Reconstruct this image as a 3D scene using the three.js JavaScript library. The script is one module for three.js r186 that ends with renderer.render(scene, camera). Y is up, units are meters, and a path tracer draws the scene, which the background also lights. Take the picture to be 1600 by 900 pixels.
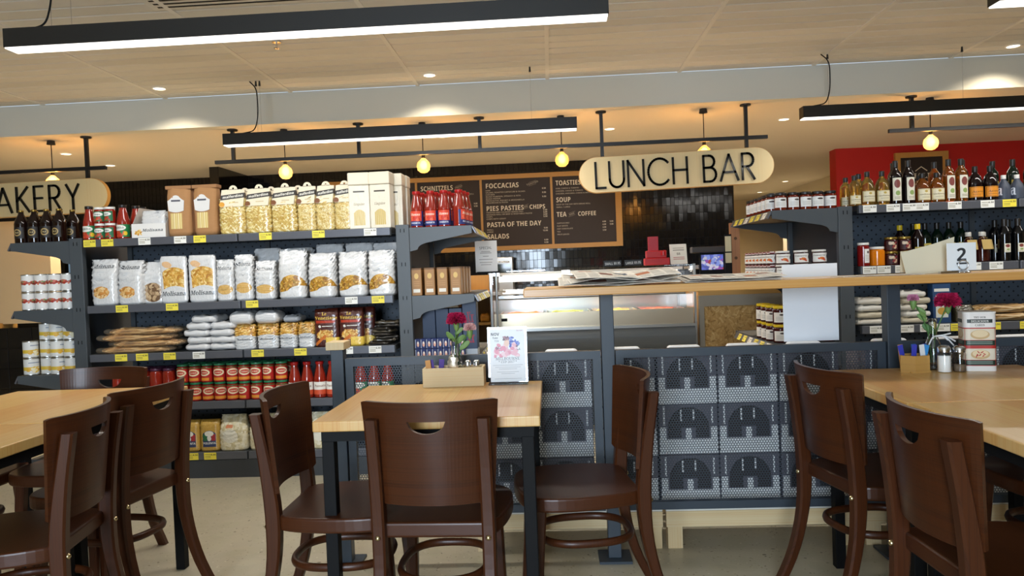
import * as THREE from 'three';
import { mergeGeometries } from 'three/addons/utils/BufferGeometryUtils.js';
import { RoundedBoxGeometry } from 'three/addons/geometries/RoundedBoxGeometry.js';
import { RectAreaLightUniformsLib } from 'three/addons/lights/RectAreaLightUniformsLib.js';

// ---------------------------------------------------------------- camera, sky, exposure
const scene = new THREE.Scene();
const camera = new THREE.PerspectiveCamera(2 * Math.atan(450 / 1150) * 180 / Math.PI, 16 / 9, 0.05, 60);
camera.position.set(0, 1.18, 0);
camera.rotation.order = 'YXZ';
camera.rotation.set(-27.5 / 1150, 3 * Math.PI / 180, -0.038);
scene.add(camera);
scene.background = new THREE.Color().setRGB(0.75, 0.95, 1.2);
const renderer = new THREE.WebGLRenderer({ antialias: true });
renderer.toneMapping = THREE.LinearToneMapping;
renderer.toneMappingExposure = 1.0;
renderer.shadowMap.enabled = true;
RectAreaLightUniformsLib.init();
const rectLight = (w, h, color, intensity, pos, target) => {
  const l = new THREE.RectAreaLight(color, intensity, w, h);
  l.position.set(...pos); l.lookAt(...target); scene.add(l); return l;
};
const DAY = new THREE.Color().setRGB(0.8, 0.96, 1.14), WARM = new THREE.Color().setRGB(1, 0.84, 0.62), TUBE = new THREE.Color().setRGB(1, 0.96, 0.9);
// daylight through the shopfront windows behind the camera: [middle, width]
const WINDOWS = [[-0.9, 1.7]];
for (const [x, w] of WINDOWS) rectLight(w - 0.1, 2.0, DAY, 27, [x, 1.45, 3.52], [x, 1.2, -5]);

// ---------------------------------------------------------------- helpers
let seedv = 7;
const rnd = () => { seedv = (seedv + 0x6d2b79f5) | 0; let t = Math.imul(seedv ^ (seedv >>> 15), 1 | seedv); t = (t + Math.imul(t ^ (t >>> 7), 61 | t)) ^ t; return ((t ^ (t >>> 14)) >>> 0) / 4294967296; };
const rr = (a, b) => a + (b - a) * rnd();
const used = {};
const numbered = (n) => { const k = used[n] = (used[n] ?? -1) + 1; return k ? `${n}_${String(k).padStart(3, '0')}` : n; };
const bx = (w, h, d, x = 0, y = 0, z = 0) => new THREE.BoxGeometry(w, h, d).translate(x, y, z);
const b2 = (x0, x1, y0, y1, z0, z1) => bx(x1 - x0, y1 - y0, z1 - z0, (x0 + x1) / 2, (y0 + y1) / 2, (z0 + z1) / 2);
const rbx = (w, h, d, r, x = 0, y = 0, z = 0, s = 2) => new RoundedBoxGeometry(w, h, d, s, r).translate(x, y, z);
const cyl = (r0, r1, h, x = 0, y = 0, z = 0, s = 20) => new THREE.CylinderGeometry(r0, r1, h, s).translate(x, y, z);
const lathe = (pts, s = 22) => new THREE.LatheGeometry(pts.map(([r, y]) => new THREE.Vector2(r, y)), s);
const mg = (list) => mergeGeometries(list.map((g) => (g.index ? g.toNonIndexed() : g)).map((g) => { for (const k of Object.keys(g.attributes)) if (!['position', 'normal', 'uv'].includes(k)) g.deleteAttribute(k); return g; }));
const tube = (pts, r, seg = 24, rs = 8) => new THREE.TubeGeometry(new THREE.CatmullRomCurve3(pts.map((p) => new THREE.Vector3(...p))), seg, r, rs);
// uv in metres, from the face that a vertex belongs to; turn = true runs the grain along x
function muv(g0, s = 1, turn = false, ox = 0, oy = 0) {
  const g = g0.index ? g0.toNonIndexed() : g0; g.computeVertexNormals();
  const p = g.attributes.position, n = g.attributes.normal, uv = new Float32Array(p.count * 2);
  for (let i = 0; i < p.count; i += 3) {
    const ax = Math.abs(n.getX(i)), ay = Math.abs(n.getY(i)), az = Math.abs(n.getZ(i));
    for (let k = i; k < i + 3; k++) {
      const x = p.getX(k), y = p.getY(k), z = p.getZ(k);
      let u, v;
      if (ay >= ax && ay >= az) { u = x; v = z; } else if (ax >= az) { u = z; v = y; } else { u = x; v = y; }
      if (turn) [u, v] = [v, u];
      uv[k * 2] = u * s + ox; uv[k * 2 + 1] = v * s + oy;
    }
  }
  g.setAttribute('uv', new THREE.BufferAttribute(uv, 2)); return g;
}
function part(name, geo, mat, parent, pos, rot) {
  const m = new THREE.Mesh(geo, mat); m.name = name;
  if (pos) m.position.set(...pos);
  if (rot) m.rotation.set(...rot);
  parent.add(m); return m;
}
function tag(o, label, category, group) { o.userData = { label, category }; if (group) o.userData.group = group; return o; }
function thing(name, label, category, pos = [0, 0, 0], turn = 0, group) {
  const o = new THREE.Group(); o.name = numbered(name); o.position.set(...pos); o.rotation.y = turn; scene.add(o);
  return tag(o, label, category, group);
}
function single(name, geo, mat, label, category, pos, turn = 0, group) {
  const m = part(numbered(name), geo, mat, scene, pos, [0, turn, 0]); return tag(m, label, category, group);
}
function struct(name, geo, mat) { const m = part(name, geo, mat, scene); m.userData = { kind: 'structure' }; return m; }
const proto = (name, category) => { const o = new THREE.Group(); o.userData = { category }; o.kindName = name; return o; };
function put(p, pos, turn, label, group, scale) {
  const o = p.clone(); o.name = numbered(p.kindName); o.position.set(...pos); o.rotation.y = turn || 0; if (scale) o.scale.set(...scale);
  scene.add(o); return tag(o, label, p.userData.category, group);
}
const ORD = ['first', 'second', 'third', 'fourth', 'fifth', 'sixth', 'seventh', 'eighth', 'ninth', 'tenth', 'eleventh', 'twelfth'];
const std = (c, rough = 0.6, o = {}) => new THREE.MeshStandardMaterial({ color: c, roughness: rough, ...o });
const phy = (c, rough = 0.4, o = {}) => new THREE.MeshPhysicalMaterial({ color: c, roughness: rough, ...o });
function tex(w, h, draw, rep) {
  const c = document.createElement('canvas'); c.width = w; c.height = h; const g = c.getContext('2d'); draw(g, w, h);
  const t = new THREE.CanvasTexture(c); t.colorSpace = THREE.SRGBColorSpace; t.anisotropy = 8;
  if (rep) { t.wrapS = t.wrapT = THREE.RepeatWrapping; t.repeat.set(...rep); }
  return t;
}
const hsl = (h, s, l) => `hsl(${h},${s}%,${l}%)`;
function text(g, s, x, y, size, color, o = {}) {
  g.save(); g.fillStyle = color; g.font = `${o.w || 'bold'} ${size}px ${o.f || 'sans-serif'}`; g.textAlign = o.a || 'center'; g.textBaseline = 'middle';
  g.translate(x, y); g.rotate(o.r || 0); g.transform(o.sx || 1, 0, o.slant || 0, 1, 0, 0); g.fillText(s, 0, 0); g.restore();
}
// ---------------------------------------------------------------- materials
const grainTex = (w, h, base, lines, boards, rep, amount = 1) => tex(w, h, (g) => {
  const bw = w / boards;
  for (let b = 0; b < boards; b++) {
    const l = base[2] + rr(-3.5, 3.5) * amount; g.fillStyle = hsl(base[0] + rr(-2, 2), base[1], l); g.fillRect(b * bw, 0, bw + 1, h);
    for (let i = 0; i < lines; i++) {
      const x = b * bw + rnd() * bw, wob = rr(-6, 6), lw = rr(0.5, 2.2);
      g.strokeStyle = hsl(base[0] - 4, base[1], l - rr(2, 12) * amount); g.globalAlpha = rr(0.2, 0.6); g.lineWidth = lw;
      g.beginPath(); g.moveTo(x, 0); g.bezierCurveTo(x + wob, h * 0.33, x - wob, h * 0.66, x, h); g.stroke();
    }
    g.globalAlpha = 1;
  }
}, rep);
const pineT = grainTex(512, 512, [36, 56, 62], 26, 5, [2, 1]);
const palePineT = grainTex(256, 512, [37, 48, 70], 20, 2, [4, 2]);
const walnutT = grainTex(512, 512, [23, 70, 16], 120, 1, [3, 1.6], 0.8);
const plyT = grainTex(256, 256, [43, 48, 72], 14, 1, [2, 1], 0.5);
const frameT = grainTex(256, 256, [37, 44, 52], 30, 1, [6, 1], 0.8);
const M = {
  pine: phy(0xffffff, 0.34, { map: pineT, clearcoat: 0.25, clearcoatRoughness: 0.25 }),
  palePine: std(0xffffff, 0.6, { map: palePineT }),
  walnut: phy(0xffffff, 0.4, { map: walnutT, specularIntensity: 0.55, clearcoat: 0.12, clearcoatRoughness: 0.15 }),
  ply: std(0xffffff, 0.5, { map: plyT }),
  oak: std(0xffffff, 0.5, { map: frameT }),
  brass: std(0xcdbb92, 0.25, { metalness: 1 }),
  black: phy(0x0d0d0e, 0.6, { specularIntensity: 0.35 }), blackGloss: phy(0x0c0c0e, 0.12), blackMetal: std(0x17191c, 0.4),
  slate: std(0x474c50, 0.42), slateDark: std(0x36393c, 0.5), slatePanel: std(0x2c333b, 0.6), lip: std(0x63656c, 0.3, { metalness: 0.35 }),
  screen: std(0x333c45, 0.45), chrome: std(0xd8dade, 0.18, { metalness: 1 }), steel: std(0xbfc0bd, 0.3, { metalness: 1 }),
  white: std(0xe8e6e0, 0.6), paper: std(0xf2f1ec, 0.7), cream: std(0xcfc19c, 0.75), card: std(0xb08a5c, 0.8),
  yellow: std(0xf3df4c, 0.5), red: std(0xb3161c, 0.35), glass: phy(0xffffff, 0.02, { transmission: 1, thickness: 0, ior: 1.5 }),
  clearGlass: phy(0xf4f8f6, 0.03, { transmission: 1, thickness: 0.01, ior: 1.45 }),
  leaf: std(0x3f6a2e, 0.55), leafPale: std(0x6d8f4c, 0.55), fixture: std(0x17140f, 0.5),
};
// ---------------------------------------------------------------- the room
const ZB = -6.17, ZW = -9.13, HC = 2.76, HL = 2.5;
const floorT = tex(1024, 1024, (g, w, h) => {
  g.fillStyle = '#b5ab94'; g.fillRect(0, 0, w, h);
  for (let i = 0; i < 500; i++) { g.globalAlpha = 0.06; g.fillStyle = rnd() < 0.5 ? '#8d8063' : '#d6ccb0'; g.beginPath(); g.ellipse(rnd() * w, rnd() * h, rr(10, 60), rr(8, 40), rnd() * 3, 0, 7); g.fill(); }
  for (let i = 0; i < 2600; i++) { g.globalAlpha = rr(0.25, 0.8); g.fillStyle = ['#5a4c34', '#7a6b4c', '#e2dac4', '#94845f'][(rnd() * 4) | 0]; g.beginPath(); g.ellipse(rnd() * w, rnd() * h, rr(0.8, 3.2), rr(0.7, 2.2), rnd() * 3, 0, 7); g.fill(); }
  for (let i = 0; i < 60; i++) { g.globalAlpha = 0.8; g.fillStyle = '#40351f'; g.beginPath(); g.ellipse(rnd() * w, rnd() * h, rr(2, 5), rr(1, 3), rnd() * 3, 0, 7); g.fill(); }
  g.globalAlpha = 1;
}, [0.55, 0.55]);
struct('floor', muv(b2(-9, 9, -0.2, 0, -16.2, 4)), phy(0xffffff, 0.32, { map: floorT }));
const paint = { wall: std(0xcdb994, 0.85), ceil: std(0xd3d0c8, 0.8), low: std(0xd8d0c2, 0.85), bulk: std(0xd3d2c8, 0.7), red: std(0xb0140f, 0.6), tile: phy(0x0d0d10, 0.1) };
struct('ceiling', b2(-9, 9, HC + 0.015, HC + 0.2, ZB, 4), paint.ceil);
const ceilingObject = scene.children[scene.children.length - 1];
{ // lining boards, 0.14 wide, in panels 1.085 long, with bevelled edges
  const L = 1.085, W = 0.14, shape = new THREE.Shape();
  shape.moveTo(-W / 2, 0.015); shape.lineTo(-W / 2, 0.008); shape.lineTo(-W / 2 + 0.012, 0); shape.lineTo(W / 2 - 0.012, 0); shape.lineTo(W / 2, 0.008); shape.lineTo(W / 2, 0.015); shape.closePath();
  const g = new THREE.ExtrudeGeometry(shape, { depth: L - 0.002, bevelEnabled: false }).translate(0, 0, -(L - 0.002) / 2).rotateY(Math.PI / 2);
  const tones = [0xd2cfc8, 0xcdcac2, 0xd6d3cb].map((c) => std(c, 0.75));
  for (let c = -5; c < 5; c++) for (let r = 0; r < 25; r++) {
    const m = part('ceiling_board', g, tones[(rnd() * 3) | 0], ceilingObject, [0.036 + L * (c + 0.5), HC, ZB + 0.07 + W * r]);
  }
  for (let c = -5; c <= 5; c++) part('cover_strip', bx(0.03, 0.008, 25 * W, 0.036 + L * c, HC - 0.002, ZB + 25 * W / 2), std(0xdad7d0, 0.7), ceilingObject);
}
struct('bulkhead', b2(-9, 9, HL, HC, ZB - 0.12, ZB), paint.bulk);
struct('ceiling_rear', b2(-9, 9, HL, HL + 0.2, -16.2, ZB - 0.12), paint.low);
struct('wall_left', b2(-9.2, -9, -0.2, 3, -16.2, 4), paint.wall);
struct('wall_right', b2(9, 9.2, -0.2, 3, -16.2, 4), paint.wall);
// shopfront behind the camera: wall with three openings
struct('wall_front', mg([b2(-9, 9, -0.2, 0.4, 3.6, 3.8), b2(-9, 9, 2.5, 3, 3.6, 3.8), b2(-9, -1.77, 0.4, 2.5, 3.6, 3.8), b2(-0.03, 9, 0.4, 2.5, 3.6, 3.8)]), paint.wall);
WINDOWS.forEach(([x, W], i) => {
  const h = W / 2 + 0.02, w = struct(`window_${i + 1}`, mg([b2(x - h, x + h, 0.4, 0.45, 3.6, 3.68), b2(x - h, x + h, 2.45, 2.5, 3.6, 3.68), b2(x - h, x - h + 0.05, 0.45, 2.45, 3.6, 3.68), b2(x + h - 0.05, x + h, 0.45, 2.45, 3.6, 3.68), b2(x - 0.025, x + 0.025, 0.45, 2.45, 3.6, 3.68)]), M.blackMetal);
  for (const s of [-1, 1]) part('pane', bx(h - 0.08, 2.0, 0.006, x + s * (h / 2 - 0.012), 1.45, 3.64), M.glass, w);
});
// back wall: black finger tiles, a fin wall at its left, a red wall at the right, an opening between them
struct('wall_back', b2(-9, 2.27, 0, HL, ZW - 0.2, ZW), std(0x060607, 0.7));
const wallBack = scene.children[scene.children.length - 1];
const instTiles = (parent, x0, x1, y0, y1, z, tw, th, amt) => {
  const nx = Math.floor((x1 - x0) / tw), ny = Math.floor((y1 - y0) / th), im = new THREE.InstancedMesh(bx(tw - 0.004, th - 0.004, 0.01), paint.tile, nx * ny), q = new THREE.Object3D();
  im.name = 'wall_tiles'; im.userData = { kind: 'stuff' };
  for (let i = 0, k = 0; i < nx; i++) for (let j = 0; j < ny; j++) { q.position.set(x0 + tw * (i + 0.5), y0 + th * (j + 0.5), z + 0.003); q.rotation.set(rr(-amt, amt), rr(-amt, amt), 0); q.updateMatrix(); im.setMatrixAt(k++, q.matrix); }
  parent.add(im); return im;
};
instTiles(wallBack, -6.2, 2.26, 0.9, HL, ZW, 0.05, 0.1, 0.014);
struct('wall_fin', b2(-3.87, -3.76, 0, HL, ZW + 0.001, -8.31), paint.tile);
struct('wall_red', b2(3.5, 9, 0, HL, ZW - 0.2, ZW), paint.red);
// the room beyond the opening
struct('wall_rear', b2(0, 9, 0, HL, -16.2, -16), paint.wall);
struct('wall_beyond', b2(2.07, 2.27, 0, HL, -16, ZW - 0.2), paint.wall);
struct('wall_nib', b2(4.55, 4.75, 0, HL, -14.6, ZW - 0.2), std(0xe6ddc6, 0.8));
// bakery partition at the far left, with a tiled lower half and a timber ledge
const pl = struct('wall_bakery', b2(-9, -4.9, 0.84, 1.85, -7.15, -7.0), paint.wall);
part('tiled_dado', b2(-9, -4.86, 0, 0.8, -7.17, -6.99), paint.tile, pl);
for (let r = 0; r < 4; r++) for (let c = 0; c < 9; c++) part('tile', rbx(0.246, 0.19, 0.012, 0.003, -4.99 - c * 0.25, 0.1 + r * 0.2, -6.985), paint.tile, pl);
part('ledge', muv(b2(-9, -5.42, 0.8, 0.85, -7.2, -6.86)), M.oak, pl);

// ceiling slot vent, sprinklers
{
  const v = thing('slot_vent', 'long slotted air vent set flush in the lining boards above the nearest tube light', 'vent', [-1.5, HC, -4.06]);
  part('frame', b2(-0.72, 0.72, -0.004, 0.006, -0.12, 0.12), paint.ceil, v);
  for (const z of [-0.075, -0.025, 0.025, 0.075]) part('slot', b2(-0.68, 0.68, -0.006, -0.003, z - 0.008, z + 0.008), M.black, v);
}
const sprT = proto('sprinkler', 'sprinkler');
part('flange', cyl(0.03, 0.03, 0.008, 0, -0.004, 0), M.chrome, sprT); part('stem', cyl(0.007, 0.007, 0.04, 0, -0.026, 0), M.chrome, sprT); part('deflector', cyl(0.02, 0.014, 0.005, 0, -0.046, 0), M.chrome, sprT);
put(sprT, [-1.76, HC, -4.85], 0, 'small chrome sprinkler head on the ceiling just below the nearest tube light');

// downlights
function downlight(x, y, z, label, group, power = 9) {
  const d = thing('downlight', label, 'downlight', [x, y, z], 0, group);
  part('trim_ring', new THREE.TorusGeometry(0.05, 0.008, 8, 28).rotateX(Math.PI / 2), M.white, d);
  part('lens', cyl(0.045, 0.045, 0.006, 0, -0.002, 0, 28), std(0x000000, 0.5, { emissive: new THREE.Color().setRGB(1, 0.85, 0.6), emissiveIntensity: 5 }), d);
  const s = new THREE.SpotLight(WARM, power, 0, 1.2, 1, 2); s.position.set(x, y - 0.012, z); s.target.position.set(x, 0, z); s.castShadow = true; s.shadow.radius = 2; scene.add(s, s.target);
}
[['-3.1', -5.84, 'leftmost downlight in the board ceiling in front of the pale bulkhead'], ['-0.9', -5.86, 'downlight in the board ceiling above the middle of the pale bulkhead'], ['3.62', -5.9, 'downlight in the board ceiling at the right above the bulkhead']].forEach(([x, z, l]) => downlight(+x, HC, z, l, 'downlights in the board ceiling', 8));
[[-4.73, -7.07, 'downlight beside the hanging bulb over the bakery sign'], [-4.77, -7.87, 'small downlight right of the bakery sign hanger'], [-2.89, -7.06, 'downlight showing behind the left part of the middle tube light'], [-0.99, -7.1, 'downlight showing under the right half of the middle tube light'], [0.62, -7.12, 'downlight right of the rod that carries the lunch bar sign'], [2.24, -7.06, 'downlight left of the right-hand tube light']].forEach(([x, z, l]) => downlight(x, HL, z, l, 'downlights in the low rear ceiling', 24));
[[4.065, -14.37, 'farther tiny downlight in the room beyond the opening'], [3.99, -12.6, 'nearer tiny downlight in the room beyond the opening']].forEach(([x, z, l]) => downlight(x, HL, z, l, 'downlights in the room beyond', 14));

// linear pendant lights
function linear(x0, x1, z, y, label, cables) {
  const L = x1 - x0, w = 0.095, h = 0.088, o = thing('linear_pendant_light', label, 'pendant light', [(x0 + x1) / 2, y, z], 0, 'linear tube pendants');
  part('housing', mg([b2(-L / 2, L / 2, 0.012, h, -w / 2, w / 2), b2(-L / 2, L / 2, 0, 0.012, -w / 2, -w / 2 + 0.004), b2(-L / 2, L / 2, 0, 0.012, w / 2 - 0.004, w / 2), b2(-L / 2, -L / 2 + 0.004, 0, 0.012, -w / 2, w / 2), b2(L / 2 - 0.004, L / 2, 0, 0.012, -w / 2, w / 2)]), M.fixture, o);
  part('diffuser', b2(-L / 2 + 0.004, L / 2 - 0.004, -0.006, 0.011, -w / 2 + 0.004, w / 2 - 0.004), std(0x000000, 0.5, { emissive: new THREE.Color().setRGB(1, 0.95, 0.88), emissiveIntensity: 2.2 }), o);
  for (const [cx, power] of cables) {
    part('suspension_wire', cyl(0.0015, 0.0015, HC - y - h, cx, h + (HC - y - h) / 2, 0, 6), M.chrome, o);
    part('ceiling_clip', cyl(0.006, 0.009, 0.04, cx, HC - y - 0.02, 0, 10), M.blackMetal, o);
    if (power) part('power_cable', tube([[cx - 0.05, HC - y, 0], [cx, HC - y - 0.06, 0.01], [cx + 0.012, (HC - y) * 0.6, 0.01], [cx, h + 0.09, 0.01], [cx - 0.03, h + 0.025, 0.01], [cx - 0.12, h + 0.005, 0]], 0.0045, 40), M.black, o);
  }
  rectLight(L - 0.02, w - 0.01, TUBE, 44, [(x0 + x1) / 2, y - 0.012, z], [(x0 + x1) / 2, 0, z]);
}
linear(-2.55, 0.31, -3.44, 2.33, 'nearest long black tube light across the top left of the picture', [[-1.12, false], [-1.22, true], [1.15, false]]);
linear(-2.55, 0.25, -5.78, 2.26, 'long black tube light hanging in front of the bulkhead above the pasta shelves', [[0.3, true], [2.45 - 1.4, false], [-1.1, false]].map(([a, b], i) => (i ? [a, b] : [-1.13, true])));
linear(1.99, 4.79, -5.85, 2.27, 'long black tube light at the right above the liquor bottles', [[-1.19, true], [-0.18, false], [1.1, false]]);
linear(2.1, 4.9, -3.56, 2.33, 'tube light whose end just shows in the top right corner', [[-1.1, true], [1.1, false]]);

// hanging rails with rods, signs, filament bulbs
function rail(x0, x1, rods, label, extra) {
  const o = thing('hanging_rail', label, 'rail', [0, 0, -6.32], 0, 'black hanging rails');
  part('bar', b2(x0, x1, 2.205, 2.235, -0.015, 0.015), M.blackMetal, o);
  for (const [x, y] of rods) { part('rod', b2(x - 0.014, x + 0.014, y, HL - 0.008, -0.014, 0.014), M.blackMetal, o); part('flange', cyl(0.045, 0.045, 0.012, x, HL - 0.006, 0), M.blackMetal, o); }
  return o;
}
rail(-2.884, 1.865, [[-2.72, 2.22], [-1.61, 2.22], [-0.56, 2.22], [0.48, 2.105], [1.69, 2.125]], 'long black hanging rail with five rods over the lunch bar');
rail(-7.6, -3.87, [[-4.04, 2.117], [-5.4, 2.105], [-7.2, 2.22]], 'black hanging rail over the bakery sign at the left');
rail(2.86, 6.2, [[3.05, 2.22], [4.6, 2.22], [6.0, 2.22]], 'black hanging rail below the tube light at the right');
const glyph = (() => {
  const arc = (cx, cy, r, a0, a1, n = 16, ry = r) => Array.from({ length: n + 1 }, (_, i) => { const a = (a0 + (a1 - a0) * i / n) * Math.PI / 180; return [cx + r * Math.cos(a), cy + ry * Math.sin(a)]; });
  return {
    L: [0.46, [[[0, 1], [0, 0], [0.42, 0]]]], U: [0.68, [[[0, 1], [0, 0.32], ...arc(0.32, 0.32, 0.32, 180, 360), [0.64, 1]]]], N: [0.76, [[[0, 0], [0, 1], [0.7, 0], [0.7, 1]]]],
    C: [0.95, [arc(0.5, 0.5, 0.51, 42, 318, 26)]], H: [0.68, [[[0, 0], [0, 1]], [[0.62, 0], [0.62, 1]], [[0, 0.52], [0.62, 0.52]]]],
    B: [0.58, [[[0, 0], [0, 1], [0.25, 1], ...arc(0.25, 0.77, 0.23, 90, -90, 10), [0, 0.54], [0.27, 0.54], ...arc(0.27, 0.27, 0.27, 90, -90, 10), [0, 0]]]],
    A: [0.82, [[[0, 0], [0.39, 1], [0.78, 0]], [[0.13, 0.32], [0.65, 0.32]]]], R: [0.6, [[[0, 0], [0, 1], [0.24, 1], ...arc(0.24, 0.75, 0.25, 90, -90, 10), [0, 0.5]], [[0.2, 0.5], [0.52, 0]]]],
    K: [0.62, [[[0, 0], [0, 1]], [[0.54, 1], [0, 0.44]], [[0.14, 0.57], [0.58, 0]]]], E: [0.5, [[[0.42, 1], [0, 1], [0, 0], [0.42, 0]], [[0, 0.52], [0.38, 0.52]]]], Y: [0.66, [[[0, 1], [0.3, 0.5], [0.6, 1]], [[0.3, 0.5], [0.3, 0]]]], ' ': [0.36, []],
  };
})();
function letter(ch, size, sw, depth, wx = 0.86) {
  const list = [];
  for (const line of glyph[ch][1]) for (let i = 0; i < line.length - 1; i++) {
    const [x0, y0] = line[i].map((v, k) => v * size * (k ? 1 : wx)), [x1, y1] = line[i + 1].map((v, k) => v * size * (k ? 1 : wx)), len = Math.hypot(x1 - x0, y1 - y0);
    list.push(bx(len + sw * 0.7, sw, depth).rotateZ(Math.atan2(y1 - y0, x1 - x0)).translate((x0 + x1) / 2, (y0 + y1) / 2, 0));
  }
  return mg(list);
}
function signBoard(x0, x1, y0, y1, tilt, word, tx, size, gap, label) {
  const o = thing('hanging_sign', label, 'sign', [(x0 + x1) / 2, (y0 + y1) / 2, -6.285]); o.rotation.z = tilt;
  const w = x1 - x0, r = (y1 - y0) / 2, s = new THREE.Shape(); s.absarc(w / 2 - r, 0, r, -Math.PI / 2, Math.PI / 2); s.absarc(-w / 2 + r, 0, r, Math.PI / 2, Math.PI * 1.5); s.closePath();
  part('board', muv(new THREE.ExtrudeGeometry(s, { depth: 0.05, bevelEnabled: false, curveSegments: 28 }).translate(0, 0, -0.025)), M.ply, o);
  part('edge_band', muv(new THREE.ExtrudeGeometry(s, { depth: 0.044, bevelEnabled: true, bevelThickness: 0, bevelSize: 0.004, bevelSegments: 1, curveSegments: 28 }).translate(0, 0, -0.022)), M.oak, o);
  let x = tx - (x0 + x1) / 2;
  for (const ch of word) { if (ch !== ' ') { const m = part(`letter_${ch.toLowerCase()}`, letter(ch, size, 0.019, 0.012), M.blackGloss, o, [x, -size / 2 - 0.005, 0.031]); } x += glyph[ch][0] * size * 0.86 + gap; }
}
signBoard(0.278, 1.894, 1.82, 2.115, 0.017, 'LUNCH BAR', 0.415, 0.215, 0.03, 'pale plywood capsule sign reading LUNCH BAR');
signBoard(-5.55, -3.837, 1.82, 2.115, 0.012, 'BAKERY', -5.0, 0.215, 0.045, 'pale plywood capsule sign reading BAKERY at the left');
const bulbGlass = phy(0xffcf86, 0.3, { transmission: 0.85, thickness: 0, ior: 1.4 });
[[-4.43, 'leftmost bare bulb hanging in front of the bakery sign'], [-2.3, 'bare bulb hanging above the bags of pasta'], [-1.07, 'bare bulb above the tomato bottles on the shelf end'], [0.14, 'bare bulb just left of the lunch bar sign'], [1.36, 'bare bulb in front of the lunch bar sign'], [3.25, 'bare bulb at the right in front of the red wall']].forEach(([x, l]) => {
  const o = thing('filament_bulb', l, 'bulb', [x, 2.13, -6.42], 0, 'bare filament bulbs');
  part('ceiling_rose', cyl(0.03, 0.036, 0.035, 0, HL - 2.13 - 0.0175, 0), M.blackMetal, o);
  part('cord', cyl(0.004, 0.004, HL - 2.13 - 0.035 - 0.11, 0, 0.11 + (HL - 2.13 - 0.145) / 2, 0, 8), M.black, o);
  part('reflector_disc', lathe([[0.012, 0.112], [0.04, 0.1], [0.042, 0.096], [0.012, 0.1]]), M.white, o);
  part('lamp_holder', cyl(0.014, 0.016, 0.04, 0, 0.08, 0), M.blackMetal, o);
  part('globe', lathe([[0.014, 0.062], [0.022, 0.052], [0.052, 0.022], [0.06, -0.01], [0.052, -0.044], [0.03, -0.064], [0.001, -0.07]], 28), bulbGlass, o);
  part('filament', new THREE.SphereGeometry(0.031, 16, 12).scale(1, 1.3, 1), std(0x000000, 0.5, { emissive: new THREE.Color().setRGB(1, 0.72, 0.3), emissiveIntensity: 9 }), o);
  const p = new THREE.PointLight(new THREE.Color().setRGB(1, 0.72, 0.42), 0.7, 0, 2); p.position.set(x, 2.13, -6.42); p.shadow.radius = 2; p.castShadow = true; scene.add(p);
});
// ---------------------------------------------------------------- shelving
const pegT = tex(128, 128, (g) => { g.fillStyle = '#ffffff'; g.fillRect(0, 0, 128, 128); g.fillStyle = '#15181c'; for (const [x, y] of [[32, 32], [96, 96]]) { g.beginPath(); g.arc(x, y, 13, 0, 7); g.fill(); } }, [18, 18]);
const pegMat = std(0x434d58, 0.55, { map: pegT });
const ticketT = (bg) => tex(64, 40, (g) => { g.fillStyle = bg; g.fillRect(0, 0, 64, 40); g.fillStyle = '#6b6440'; for (const y of [10, 20, 28]) g.fillRect(5, y, 30, 2.5); text(g, '4.50', 48, 11, 13, '#2a2718'); });
const tickMat = [std(0xffffff, 0.5, { map: ticketT('#efdc48') }), std(0xffffff, 0.5, { map: ticketT('#eceae2') })];
const tickG = new THREE.PlaneGeometry(0.075, 0.042); 
const tickBox = bx(0.075, 0.042, 0.0015);
// a shelf with its tilted price strip, in the frame of its unit; front at z = 0, depth going back
function shelf(parent, x0, x1, y, depth, tickets = []) {
  const s = part('shelf', mg([b2(x0, x1, y - 0.03, y, -depth, -0.012), b2(x0, x1, y - 0.045, y - 0.03, -0.03, -0.012)]), M.slateDark, parent);
  part('price_strip', rbx(x1 - x0 - 0.006, 0.046, 0.01, 0.003, (x0 + x1) / 2, y - 0.022, -0.006), M.lip, s);
  for (const [x, k] of tickets) part('price_ticket', tickBox, tickMat[k], s, [x, y - 0.022, 0.0005]);
}
const bracketG = (len) => { const s = new THREE.Shape(); s.moveTo(0, 0); s.lineTo(len, 0); s.lineTo(len, -0.045); s.lineTo(0.11, -0.09); s.quadraticCurveTo(0.05, -0.1, 0.045, -0.13); s.lineTo(0, -0.14); s.closePath(); return new THREE.ExtrudeGeometry(s, { depth: 0.004, bevelEnabled: true, bevelSize: 0.001, bevelThickness: 0.001, bevelSegments: 1 }); };
const slotG = bx(0.004, 0.022, 0.002);
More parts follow.
